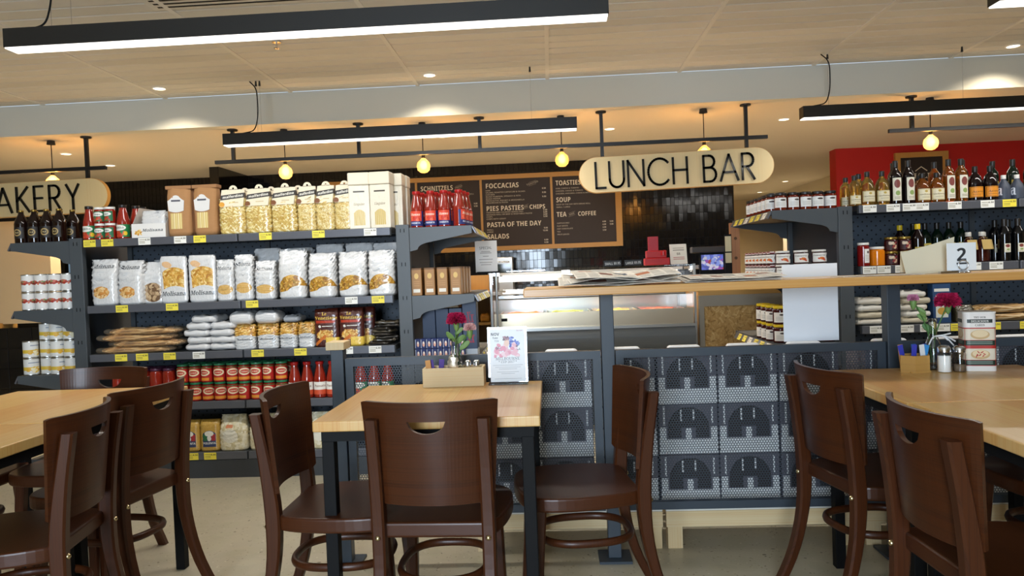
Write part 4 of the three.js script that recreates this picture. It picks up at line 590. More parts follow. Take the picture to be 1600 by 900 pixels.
[-1.118, -0.988].forEach((x, i) => { put(spag, [x, S[0], -4.37], i ? -0.08 : 0.05, `${i ? 'right' : 'left'} front tall cream pack of long pasta at the top shelf end`, 'tall cream pasta packs'); put(spag, [x + 0.02 + i * 0.03, S[0], -4.48], -0.03, `${i ? 'right' : 'left'} tall cream pasta pack of the second row`, 'tall cream pasta packs'); put(spag, [x + 0.03 + i * 0.03, S[0], -4.59], -0.03, `${i ? 'right' : 'left'} tall cream pasta pack of the third row`, 'tall cream pasta packs'); });
// second shelf: white bags
const wb = (map, w, h, d, seed, o = {}) => std1('pasta_bag', 'pasta bag', (p) => { part('bag', bagGeo(w - 0.012, h, d, { seed, wrinkle: 0.0065, topD: 0.012, ...o }), film(map), p); });
const shelf2 = [
  ['round', -2.71, 0.172, 0.282, 0.1, 'leftmost white bag with a round pasta picture'], ['round', -2.545, 0.172, 0.268, 0.1, 'second white bag with a round pasta picture, slightly leaning'], ['mushroom', -2.42, 0.15, 0.255, 0.09, 'white bag with a brown picture half hidden behind the flat bags', -0.03],
  ['window', -2.287, 0.176, 0.285, 0.035, 'left flat white bag with a large golden pasta window'], ['window', -2.108, 0.178, 0.285, 0.035, 'right flat white bag with a large golden pasta window'], ['linguine', -1.962, 0.118, 0.252, 0.07, 'short white linguine bag right of the flat bags'],
  ['linguine', -1.846, 0.12, 0.278, 0.07, 'middle white linguine bag with a striped oval'], ['linguine', -1.715, 0.135, 0.235, 0.08, 'wider white linguine bag beside the arched ones'], ['arch', -1.545, 0.178, 0.3, 0.11, 'first white bag with an arched nest window'], ['arch', -1.363, 0.18, 0.268, 0.11, 'second white bag with an arched nest window'], ['arch', -1.178, 0.182, 0.27, 0.11, 'third white bag with an arched nest window'], ['arch', -1.003, 0.17, 0.272, 0.11, 'fourth white bag with an arched nest window next to the post']];
shelf2.forEach(([k, x, w, h, d, l, dz], i) => put(wb(bagT[k], w, h, d, i + 1, k === 'window' ? { full: 0.9, topD: 0.02, wrinkle: 0.002 } : {}), [x, S[1], -4.378 + (dz || 0)], i === 1 ? -0.12 : rr(-0.06, 0.06), `${l} on the second shelf`, 'white pasta bags on the second shelf'));
const backBag = [7, 8, 9].map((k) => std1('pasta_bag', 'pasta bag', (p) => part('bag', bagGeo(0.175, 0.315, 0.11, { seed: k, wrinkle: 0.007, topD: 0.03 }), whiteFilm, p)));
[[-1.75, 0.315, 0], [-1.55, 0.31, 0], [-1.36, 0.325, 1], [-1.175, 0.325, 1], [-1.0, 0.32, 0], [-2.4, 0.27, 1], [-2.0, 0.25, 0], [-2.62, 0.27, 0]].forEach(([x, h, k], i) => put(backBag[k], [x, S[1], -4.52], 0, `plain white bag, ${ORD[i]} of the back row on the second shelf`, 'bags in the back row', [1, h / 0.315, 1]));
// third shelf
const stick = std1('bread_pack', 'bread pack', (p) => { part('loaf', pillowGeo(0.44, 0.034, 0.13, 3, 0.006), crust, p); part('film', pillowGeo(0.5, 0.036, 0.15, 5, 0.006), phy(0xfff4e0, 0.08, { transmission: 0.92, thickness: 0, ior: 1.3, bumpMap: crinkleT, bumpScale: 0.012 }), p); });
[[-2.54, 0, 0.02], [-2.47, 1, -0.05], [-2.53, 2, 0.06], [-2.49, 3, -0.03]].forEach(([x, k, r], i) => put(stick, [x, S[2] + k * 0.0375, -4.4], r, `${['lowest', 'second', 'third', 'topmost'][i]} flat pack of seeded crispbread in the pile on the third shelf`, 'crispbread packs'));
const lyingW = [1, 2, 3].map((k) => std1('pasta_bag', 'pasta bag', (p) => part('bag', pillowGeo(0.165, 0.044, 0.2, k * 2.3, 0.005), whiteFilm, p)));
for (let r = 0; r < 5; r++) for (let c = 0; c < 2; c++) if (r < 5 && !(r === 4 && c === 1)) put(lyingW[(r + c) % 3], [-2.145 + c * 0.15 + (r % 2) * 0.012 + (r === 4 ? 0.05 : 0), S[2] + r * 0.0425, -4.42], rr(-0.08, 0.08), `white bag lying in the pile, ${c ? 'right' : 'left'} column, ${ORD[r]} from the bottom`, 'white bags lying on the third shelf');
[[-1.85, 0.138], [-1.71, 0.138], [-1.583, 0.118], [-1.472, 0.112]].forEach(([x, w], i) => put(wb(bagT.goldTop, w, 0.15, 0.075, i + 2), [x, S[2], -4.365], rr(-0.05, 0.05), `${ORD[i]} small golden pasta bag with a white base on the third shelf`, 'golden pasta bags'));
[[-1.868, 0], [-1.71, 1], [-1.58, 2]].forEach(([x, k], i) => put(std1('pasta_bag', 'pasta bag', (p) => part('bag', pillowGeo(0.15 - (i === 2 ? 0.04 : 0), i === 2 ? 0.04 : 0.075, 0.16, 1 + i, 0.004), whiteFilm, p)), [x, S[2] + 0.151, -4.4 - (i === 2 ? 0.06 : 0)], 0, `white bag lying on the golden bags, ${ORD[i]} from the left`, 'white bags lying on golden bags'));
for (let k = 0; k < 4; k++) put(wb(bagT.goldTop, 0.13, 0.15, 0.075, k + 5), [-1.85 + k * 0.128, S[2], -4.47], 0, `golden pasta bag of the row behind, ${ORD[k]} from the left on the third shelf`, 'golden pasta bags');
[-1.346, -1.196].forEach((x, i) => { put(std1('pasta_pack', 'pasta pack', (p) => part('pack', bagGeo(0.148, 0.228, 0.06, { seed: 3 + i, full: 0.85, topD: 0.02, wrinkle: 0.002 }), film(bagT.brownPack), p)), [x, S[2], -4.355], 0, `${i ? 'right' : 'left'} dark brown pasta pack above the timber-capped post`, 'dark brown pasta packs'); put(std1('pasta_pack', 'pasta pack', (p) => part('pack', bagGeo(0.148, 0.228, 0.06, { seed: 6 + i, full: 0.85, topD: 0.02, wrinkle: 0.002 }), film(bagT.brownPack), p)), [x + 0.05, S[2], -4.43], 0, `${i ? 'right' : 'left'} dark brown pasta pack of the row behind`, 'dark brown pasta packs'); });
const flake = [0x3a332b, 0x4d4436, 0x2f2a25].map((c, i) => std1('herb_packet', 'packet', (p) => part('packet', pillowGeo(0.16, 0.016, 0.12, 3 + i * 2, 0.006), film(null, { color: c }), p)));
for (let k = 0; k < 8; k++) put(flake[k % 3], [-1.025 + rr(-0.02, 0.02) + k * 0.004, S[2] + k * 0.0175, -4.42], rr(-0.45, 0.45), `dark flat packet in the loose pile by the post, ${ORD[k]} from the bottom`, 'dark packets in a pile', [rr(0.8, 1.05), 1, rr(0.85, 1.05)]);
// fourth shelf
for (let k = 0; k < 5; k++) for (let r = 0; r < 2; r++) put(P.purpleJar, [-2.66 + k * 0.0795 - r * 0.03, S[3], -4.365 - r * 0.09], 0, `purple-lidded tomato jar, ${ORD[k]} from the left in the ${r ? 'second' : 'front'} row`, 'purple-lidded tomato jars');
for (let c = 0; c < 9; c++) for (let r = 0; r < 2; r++) for (let d = 0; d < 2; d++) if (!(d && !r)) put(P.sugoJar, [-2.252 + c * 0.0762, S[3] + r * 0.1122, -4.36 - d * 0.08], rr(-0.5, 0.6), `green-lidded red jar, ${ORD[c]} from the left, ${d ? 'upper layer of the row behind' : (r ? 'upper' : 'lower') + ' layer in front'}`, 'green-lidded red jars');
for (let k = 0; k < 4; k++) put(P.passataW, [-1.562 + k * 0.077, S[3], -4.36], rr(-0.3, 0.3), `white-labelled tomato bottle, ${ORD[k]} from the green-lidded jars`, 'white-labelled tomato bottles');
for (let k = 0; k < 4; k++) put(P.passataG, [-1.24 + k * 0.082, S[3], -4.36], rr(-0.3, 0.3), `tomato bottle seen through the screen mesh, ${ORD[k]} from the left`, 'tomato bottles behind the mesh');
// lowest shelf
const pol = std1('polenta_bag', 'polenta bag', (p) => part('bag', bagGeo(0.122, 0.19, 0.075, { seed: 2, full: 0.86, topD: 0.02, wrinkle: 0.002 }), film(bagT.polenta), p));
[-2.345, -2.218, -2.094].forEach((x, i) => put(pol, [x, S[4], -4.365], 0.03 * i, `${['leftmost', 'middle', 'right'][i]} yellow polenta bag on the lowest shelf`, 'polenta bags'));
const fl = [1, 5].map((k) => std1('flour_bag', 'flour bag', (p) => part('bag', bagGeo(0.174, 0.215, 0.11, { seed: k, full: 0.5, topD: 0.015, topW: 0.8 }), film(bagT.flour), p)));
[-1.95, -1.765, -1.58, -1.4].forEach((x, i) => put(fl[i % 2], [x, S[4], -4.375], 0, `${ORD[i]} cream flour bag from the polenta on the lowest shelf`, 'flour bags'));

// ---------------------------------------------------------------- goods on the left end unit
[-3.252, -3.169, -3.09, -3.01].forEach((x, i) => { put(P.ale, [x, 1.46, -4.4], rr(-0.3, 0.3), `dark bottle, ${ORD[i]} from the left in the front row above the cans`, 'dark bottles at the far left'); put(P.ale, [x + 0.02, 1.46, -4.5], 0, `dark bottle, ${ORD[i]} from the left in the second row above the cans`, 'dark bottles at the far left'); });
[-3.225, -3.14, -3.055, -2.968].forEach((x, c) => { for (let r = 0; r < 2; r++) put(P.canTomato, [x, 1.045 + r * 0.112, -4.4], rr(-0.6, 0.6), `white tomato can, ${ORD[c]} from the left, ${r ? 'upper' : 'lower'} layer`, 'white tomato cans'); });
single('milk_carton', rbx(0.07, 0.12, 0.07, 0.004, 0, 0.06, 0), std(0x9fb6c8, 0.5), 'pale blue carton standing behind the white tomato cans', 'carton', [-2.99, 1.2692, -4.52]);
for (let r = 0; r < 2; r++) single('soup_can', mg([cyl(0.042, 0.042, 0.111, 0, 0.0555, 0)]), lab.canTomato, `plain can standing behind, under the pale blue carton, ${r ? 'upper' : 'lower'} one`, 'can', [-2.99, 1.045 + r * 0.112, -4.52], 0, 'cans under the blue carton');
for (let r = 0; r < 3; r++) [[-3.235, 0], [-3.145, -0.03], [-3.06, 0], [-2.972, 0]].forEach(([x, dz], c) => { if (!(r === 2 && c === 0)) put(P.canCorn, [x, 0.645 + r * 0.1065, -4.4 + dz], rr(-0.6, 0.6), `yellow and white can, ${ORD[c]} column from the left, ${['lowest', 'middle', 'top'][r]} layer`, 'yellow and white cans'); });

// ---------------------------------------------------------------- goods on the middle end unit
[-0.786, -0.7, -0.62, -0.53].forEach((x, i) => { for (let r = 0; r < 3; r++) put(P.passataB, [x + r * 0.012, 1.455, -4.4 - r * 0.085], i === 3 ? 1.6 : rr(-0.2, 0.3), `blue-labelled tomato bottle, ${ORD[i]} from the post, ${['front', 'second', 'third'][r]} row`, 'blue-labelled tomato bottles'); });
const coffee = std1('coffee_pack', 'coffee pack', (p) => { const m = L(96, 192, (g) => { fillR(g, '#a57846', 0, 0, 96, 192); fillR(g, '#6e4c2a', 0, 0, 96, 12); g.fillStyle = '#d9b56a'; g.beginPath(); g.arc(48, 56, 20, 0, 7); g.fill(); for (const y of [92, 106, 120]) fillR(g, '#b98e58', 20, y, 56, 5); fillR(g, '#e6e0d2', 16, 146, 64, 24); }); part('pack', muvFront(rbx(0.062, 0.165, 0.09, 0.004, 0, 0.0825, 0), 0.062, 0.165), m, p); });
[-0.797, -0.718, -0.642, -0.562].forEach((x, i) => { for (let r = 0; r < 4; r++) put(coffee, [x + r * 0.006, 1.05, -4.4 - r * 0.1], 0, `brown coffee pack, ${ORD[i]} from the post, ${ORD[r]} row back`, 'brown coffee packs'); });
const match = std1('matchbox', 'box', (p) => part('box', muvFront(rbx(0.031, 0.058, 0.05, 0.001, 0, 0.029, 0), 0.031, 0.058), L(64, 112, (g) => { fillR(g, '#1c2c66', 0, 0, 64, 112); fillR(g, '#c9cfdf', 3, 6, 7, 100); g.fillStyle = '#e9b39a'; g.beginPath(); g.ellipse(38, 60, 15, 32, 0, 0, 7); g.fill(); g.fillStyle = '#f0ece4'; g.beginPath(); g.ellipse(38, 44, 9, 14, 0, 0, 7); g.fill(); }), p));
for (let r = 0; r < 2; r++) for (let c = 0; c < 9; c++) put(match, [-0.808 + c * 0.0335, 0.672 + r * 0.06, -4.39], 0, `small blue box, ${ORD[c]} from the post in the ${r ? 'upper' : 'lower'} row`, 'small blue boxes');
const bigBox = (w, h, logo) => std1('blue_box', 'box', (p) => part('box', muvFront(rbx(w, h, 0.12, 0.002, 0, h / 2, 0), w, h), L(128, 192, (g) => { fillR(g, '#3a4a66', 0, 0, 128, 192); fillR(g, '#c3ccd6', 0, 168, 128, 24); if (logo) { text(g, 'Xx', 70, 60, 50, '#b3243a', { f: 'serif', slant: -0.2 }); text(g, 'Xx', 70, 130, 50, '#b3243a', { f: 'serif', slant: -0.2 }); } }), p));
const bbA = bigBox(0.078, 0.29), bbB = bigBox(0.085, 0.34, true);
put(bbA, [-0.75, 0.672, -4.52], 0, 'left plain blue box standing behind the small blue boxes', 'tall blue boxes'); put(bbA, [-0.668, 0.672, -4.52], 0, 'middle plain blue box standing behind the small blue boxes', 'tall blue boxes'); put(bbA, [-0.586, 0.672, -4.52], 0, 'right plain blue box standing behind the red carnation', 'tall blue boxes');
put(bbB, [-0.51 + 0.012, 0.672, -4.5], 0, 'tall dark blue box with red lettering at the outer shelf edge');
// ---------------------------------------------------------------- goods on the right gondola and its end unit
const zr = -4.355;
[['strawSmall', 1.8, 0, 'small straw-coloured bottle leftmost on the top right shelf'], ['strawSmall', 1.79, -0.1, 'small straw-coloured bottle behind the leftmost one'], ['straw', 1.872, 0, 'left round straw-coloured vinegar bottle'], ['straw', 1.955, 0, 'right round straw-coloured vinegar bottle'], ['straw', 1.865, -0.1, 'round straw-coloured vinegar bottle in the second row'],
  ['redTall', 2.032, 0, 'left tall dark red vinegar bottle with a long label'], ['redTall', 2.103, 0, 'right tall dark red vinegar bottle with a long label'], ['redTall', 2.065, -0.1, 'tall dark red vinegar bottle of the second row'], ['amberRound', 2.175, 0.012, 'left round amber bottle with a cream label'], ['amberRound', 2.254, 0.012, 'right round amber bottle with a cream label'], ['amberRound', 2.21, -0.1, 'round amber bottle in the second row'],
  ['amberTall', 2.328, 0, 'left tall amber bottle with a long label'], ['amberTall', 2.398, 0, 'right tall amber bottle with a long label'], ['amberTall', 2.3, -0.1, 'tall amber bottle of the second row'], ['redTall', 2.46, -0.1, 'dark bottle behind the orange labels'], ['orangeLabel', 2.475, 0, 'left dark bottle with an orange label'], ['orangeLabel', 2.558, 0, 'right dark bottle with an orange label'], ['orangeLabel', 2.53, -0.1, 'orange-labelled bottle in the second row'],
  ['glaze', 2.632, 0, 'left small grey blue glaze bottle'], ['glaze', 2.706, 0, 'right small grey blue glaze bottle'], ['oil', 2.78, 0, 'black oil bottle with a green label at the right picture edge'], ['oil', 2.745, -0.1, 'black oil bottle standing behind the glaze bottles'], ['oil', 2.66, -0.15, 'black oil bottle farther back behind the glaze bottles']]
  .forEach(([k, x, dz, l]) => put(P[k], [x - 0.03, RS[0], zr + dz], rr(-0.15, 0.1), l, 'bottles on the top right shelf'));
const redJar = jar('pepper_jar', 0.033, 0.136, phy(0x7d1414, 0.1), capM.white, { mat: lab.white, y0: 0.02, y1: 0.1, arc: 1.0 }), peachJar = jar('peach_jar', 0.041, 0.11, body.peach, capM.white, null), darkJar = jar('pesto_jar', 0.036, 0.081, body.jamDark, capM.gold, { mat: L(96, 96, (g) => { fillR(g, '#3a1418', 0, 0, 96, 96); scatter(g, 24, 20, 72, 76, 12, ['#c8a888', '#8f2b30', '#d9c7b0'], 14, 10); }), y0: 0.008, y1: 0.06, arc: 2.2 });
put(redJar, [1.79 + 0.02, RS[1], zr], 0.3, 'tall red jar with a white lid leftmost on the second right shelf'); put(peachJar, [1.887, RS[1], zr], 0, 'orange jar of preserved fruit beside the tall red jar');
[1.966, 2.042].forEach((x, c) => { for (let r = 0; r < 2; r++) put(darkJar, [x, RS[1] + r * 0.0812, zr], 0, `${r ? 'upper' : 'lower'} dark jar with a gold lid, ${c ? 'right' : 'left'} column`, 'dark gold-lidded jars'); });
put(P.oilYellow, [2.06, RS[1], zr - 0.09], 0, 'yellow-capped bottle behind the dark jars, left one', 'yellow-capped bottles'); put(P.oilYellow, [2.118, RS[1], zr], 0, 'yellow-capped bottle behind the folded menu, right one', 'yellow-capped bottles');
for (let k = 0; k < 5; k++) put(P.oil, [2.15 + k * 0.0685, RS[1], zr - 0.12], 0, `dark green-necked bottle behind the folded menu, ${ORD[k]} from the left`, 'dark bottles in the second row');
[[2.4, 0], [2.475, 0], [2.525, -0.075], [2.445, -0.08]].forEach(([x, dz], i) => put(P.tagged, [x, RS[1], zr + dz], rr(-0.2, 0.2), `red bottle with a hanging paper tag, ${ORD[i]} of the group`, 'tagged bottles'));
for (let k = 0; k < 4; k++) put(P.darkTall, [2.6 + (k % 2) * 0.075, RS[1], zr - (k >> 1) * 0.09], 0, `dark syrup bottle at the right edge, ${k % 2 ? 'right' : 'left'} one in the ${k >> 1 ? 'rear' : 'front'} row`, 'dark syrup bottles');
const pk = [1, 2, 3].map((k) => std1('rice_packet', 'packet', (p) => part('packet', pillowGeo(0.16, 0.04, 0.19, k, 0.004), film(null, { color: [0xd9d2c4, 0xcabfa6, 0xe2ded4][k - 1] }), p)));
for (let r = 0; r < 4; r++) put(pk[r % 3], [1.835, RS[2] + r * 0.0395, zr - 0.06], rr(-0.05, 0.05), `pale packet in the pile left of the bar post, ${ORD[r]} from the bottom`, 'pale packets left of the post');
for (let r = 0; r < 5; r++) put(pk[(r + 1) % 3], [2.08 + (r % 2) * 0.02, RS[2] + r * 0.038, zr - 0.06], rr(-0.15, 0.1), `pale packet in the pile right of the bar post, ${ORD[r]} from the bottom`, 'pale packets right of the post');
put(std1('pasta_box', 'box', (p) => part('box', muvFront(rbx(0.1, 0.225, 0.06, 0.002, 0, 0.1125, 0), 0.1, 0.225), L(128, 256, (g) => { fillR(g, '#27466e', 0, 0, 128, 256); fillR(g, '#d9dccf', 20, 70, 88, 150); fillR(g, '#e2e0d6', 10, 30, 108, 20); g.fillStyle = '#c99a44'; g.beginPath(); g.ellipse(64, 178, 32, 24, 0, 0, 7); g.fill(); text(g, 'B', 64, 110, 40, '#27466e'); }), p)), [2.24, RS[2], zr - 0.02], 0, 'blue carton with a cream panel behind the right-hand carnation');
put(std1('nut_bag', 'bag', (p) => part('bag', bagGeo(0.1, 0.1, 0.06, { seed: 3, topD: 0.01 }), film(null, { color: 0x4a4026 }), p)), [2.37, RS[2], zr - 0.02], 0, 'small dark bag beside the blue carton');
const loafR = std1('bread_pack', 'bread pack', (p) => { part('loaf', pillowGeo(0.36, 0.045, 0.16, 4, 0.004), crust, p); });
for (let k = 0; k < 2; k++) put(loafR, [2.6, RS[2] + k * 0.046, zr - 0.06], k * 0.06, `${k ? 'upper' : 'lower'} brown flatbread pack right of the cake can`, 'brown flatbread packs');
// end unit
for (let k = 0; k < 5; k++) put(P.honeyJar, [1.362 + k * 0.0715, 1.468, -4.4], rr(-0.3, 0.3), `honey jar in the front row, ${ORD[k]} from the left`, 'honey jars'); 
for (let k = 0; k < 6; k++) put(P.honeyJar, [1.335, 1.468, -4.49 - k * 0.085], -0.5, `honey jar along the shelf edge, ${ORD[k]} behind the front row`, 'honey jars');
for (let k = 0; k < 4; k++) put(P.honeyJar, [1.415 + k * 0.075, 1.468, -4.49], 0, `honey jar in the second row, ${ORD[k]} from the left`, 'honey jars');
for (let r = 0; r < 2; r++) for (let k = 0; k < 3; k++) put(P.jamJar, [1.365 + k * 0.105, 1.075 + r * 0.0795, -4.4], 0.1, `white-lidded jam jar, ${ORD[k]} from the left in the ${r ? 'upper' : 'lower'} front layer`, 'white-lidded jam jars');
for (let r = 0; r < 2; r++) for (let k = 0; k < 7; k++) put(P.jamCheck, [1.333, 1.075 + r * 0.0795, -4.49 - k * 0.08], -0.7, `check-lidded jam jar along the shelf edge, ${ORD[k]} behind the front, ${r ? 'upper' : 'lower'} layer`, 'check-lidded jam jars');
for (let r = 0; r < 2; r++) for (let k = 0; k < 4; k++) put(P.brownJar, [1.345 + k * 0.09, 0.695 + r * 0.109, -4.41], -0.3, `brown spread jar with a yellow lid, ${ORD[k]} from the left, ${r ? 'upper' : 'lower'} layer`, 'yellow-lidded spread jars');
for (let r = 0; r < 2; r++) for (let k = 0; k < 3; k++) put(P.brownJar, [1.335, 0.695 + r * 0.109, -4.52 - k * 0.1], -0.7, `spread jar along the low shelf edge, ${ORD[k]} behind the front, ${r ? 'upper' : 'lower'} layer`, 'yellow-lidded spread jars');

// ---------------------------------------------------------------- back of house
{ // menu board: oak frame with four black panels
  const x0 = -2.75, x1 = 0.905, y0 = 1.43, y1 = 2.365, o = thing('menu_board', 'wide oak-framed black menu board with white lettering on the tiled wall', 'menu board', [0, 0, ZW + 0.03]);
  const f = 0.055, xs = [x0, -1.62, -0.815, 0.085 - 0.03, x1]; 
  part('backing', b2(x0, x1, y0, y1, -0.015, 0), M.black, o);
  part('frame', muv(mg([b2(x0, x1, y1 - f, y1, -0.015, 0.03), b2(x0, x1, y0, y0 + f, -0.015, 0.03), b2(x0, x0 + f, y0 + f, y1 - f, -0.015, 0.03), b2(x1 - f - 0.02, x1, y0 + f, y1 - f, -0.015, 0.03)]), 1, true), M.oak, o);
  for (const x of xs.slice(1, 4)) part('divider', muv(b2(x - 0.014, x + 0.014, y0 + f, y1 - f, -0.015, 0.02)), M.oak, o);
  const H = (g, s, y, size = 60, x = 24) => text(g, s, x, y, size, '#d8d3c4', { a: 'left', sx: 0.78 });
  const small = (g, rows, y, dy = 19, x = 24) => rows.forEach((s, i) => text(g, s, x, y + i * dy, 17, '#cdc7b8', { a: 'left', w: 'normal' }));
  const cost = (g, list, x, y, dy = 24) => list.forEach((s, i) => text(g, s, x, y + i * dy, 19, '#d8d3c4', { a: 'right', sx: 0.8 }));
  const and = (g, x, y, a = 'AND') => { text(g, a, x, y, 22, '#9b9588', { r: -0.35 }); g.strokeStyle = '#9b9588'; g.lineWidth = 2; for (const d of [-16, 16]) { g.beginPath(); g.moveTo(x - 28, y + d + 10); g.lineTo(x + 28, y + d - 10); g.stroke(); } };
  const panels = [
    (g) => { H(g, 'PIES', 60); H(g, 'ROLLS', 60, 54, 300); and(g, 240, 60); small(g, ['BEEF PIE', 'CHICKEN ROLL', 'SAUSAGE ROLL'], 120); cost(g, ['5.50', '6.00'], 480, 120); },
    (g) => { H(g, 'SCHNITZELS', 60); and(g, 340, 56, 'FRESH'); small(g, ['SANDWICH  ROLL'], 125, 20, 330); cost(g, ['8.00', '8.50'], 390, 215); cost(g, ['9.00', '9.50'], 490, 215); H(g, 'DELI STYLE', 370); and(g, 380, 368, 'WRAPS'); small(g, ['SANDWICH  ROLL'], 440, 20, 330); cost(g, ['8.00', '8.50'], 390, 500); cost(g, ['9.00', '9.50'], 490, 500); },
    (g) => { H(g, 'FOCCACIAS', 60); and(g, 380, 50, 'TOASTED'); small(g, ['HAM', 'SALAMI, ROASTED CAPSICUM & OLIVES', 'CHICKEN', 'ROAST PUMPKIN, SPINACH & FETA', 'ROAST PEPPER', 'PROSCIUTTO, ROCKET & MOZZARELLA', 'MUSHROOM & PESTO'], 102, 19); cost(g, ['8.50', '9.50', '9.50'], 480, 100, 38); H(g, 'PIES PASTIES', 270); and(g, 318, 266); H(g, 'CHIPS', 268, 54, 350); small(g, ['TWISTED AND COUNTRY BAKED PIES', 'SAUSAGE ROLL OR BEEF & VEGETABLE PASTIE', 'CHIPS', 'CHIPS WITH GRAVY'], 306, 20); cost(g, ['5.50', '6.00', '4.50', '5.50'], 484, 300, 20); H(g, 'PASTA OF THE DAY', 420); small(g, ['SMALL', 'LARGE'], 466, 20); cost(g, ['9.00', '12.00'], 484, 466); H(g, 'SALADS', 530); small(g, ['SMALL', 'LARGE'], 576, 20); cost(g, ['6.00', '9.50'], 484, 576); },
    (g) => { H(g, 'TOASTIES', 60); small(g, ['HAM, CHEESE & TOMATO', 'CHICKEN, CHEESE & TOMATO', 'CHICKEN, AVOCADO, CHEESE & MAYO'], 110, 24); cost(g, ['6.50', '7.50'], 410, 120); cost(g, ['7.50', '8.50'], 490, 120); H(g, 'SOUP', 215); small(g, ['SOUP OF THE DAY WITH BREAD ROLL', 'SMALL / LARGE'], 258, 24); H(g, 'TEA', 350); and(g, 150, 350); H(g, 'COFFEE', 350, 54, 200); small(g, ['CAPPUCCINO', 'FLAT WHITE', 'HOT CHOCOLATE', 'TEA', 'FRUIT JUICES'], 430, 26); cost(g, ['4.00', '4.00', '4.50', '3.50'], 430, 430, 26); cost(g, ['5.00', '5.00'], 490, 430, 26); },
  ];
  panels.forEach((draw, i) => { const a = xs[i] + (i ? 0.016 : f), b = xs[i + 1] - (i < 3 ? 0.016 : f + 0.02); part('menu_panel', bx(b - a, y1 - y0 - 2 * f, 0.006, (a + b) / 2, (y0 + y1) / 2, 0.004), std(0xffffff, 0.6, { map: tex(512, 620, (g, w, h) => { fillR(g, '#2a211d', 0, 0, w, h); draw(g); }) }), o); });
}
{ // framed sign on the red wall
  const o = thing('wall_sign', 'small oak-framed black sign with a house mark on the red wall', 'sign', [4.49, 0, ZW + 0.02]);
  part('frame', muv(mg([b2(-0.31, 0.31, 2.35, 2.41, -0.015, 0.03), b2(-0.31, 0.31, 1.6, 1.66, -0.015, 0.03), b2(-0.31, -0.25, 1.66, 2.35, -0.015, 0.03), b2(0.25, 0.31, 1.66, 2.35, -0.015, 0.03)])), M.oak, o);
  part('panel', bx(0.5, 0.69, 0.01, 0, 2.005, 0), L(256, 352, (g) => { fillR(g, '#231d1b', 0, 0, 256, 352); g.strokeStyle = '#d8d3c4'; g.lineWidth = 5; g.beginPath(); g.moveTo(92, 84); g.lineTo(128, 58); g.lineTo(164, 84); g.stroke(); text(g, 'HALL', 128, 112, 44, '#d8d3c4', { f: 'serif' }); text(g, '1', 128, 160, 44, '#d8d3c4', { f: 'serif' }); }), o);
}
// rear bench with a small oven
{
  const o = thing('rear_bench', 'dark rear bench along the tiled wall behind the display case', 'bench', [0, 0, ZW]);
  part('cabinet', b2(-2.4, 2.1, 0, 0.9, 0.02, 0.62), M.slateDark, o); part('worktop', b2(-2.4, 2.1, 0.9, 0.94, 0.02, 0.65), M.steel, o);
  const v = thing('steel_oven', 'small steel oven on the rear bench left of the display case', 'oven', [-0.58, 0.94, -8.75]);
  part('body', rbx(0.3, 0.4, 0.3, 0.01, 0, 0.2, 0), M.steel, v); part('door', bx(0.25, 0.16, 0.01, 0, 0.24, 0.152), phy(0x26302f, 0.06), v); part('handle', cyl(0.008, 0.008, 0.22, 0, 0, 0).rotateZ(Math.PI / 2), M.chrome, v, [0, 0.345, 0.17]);
}
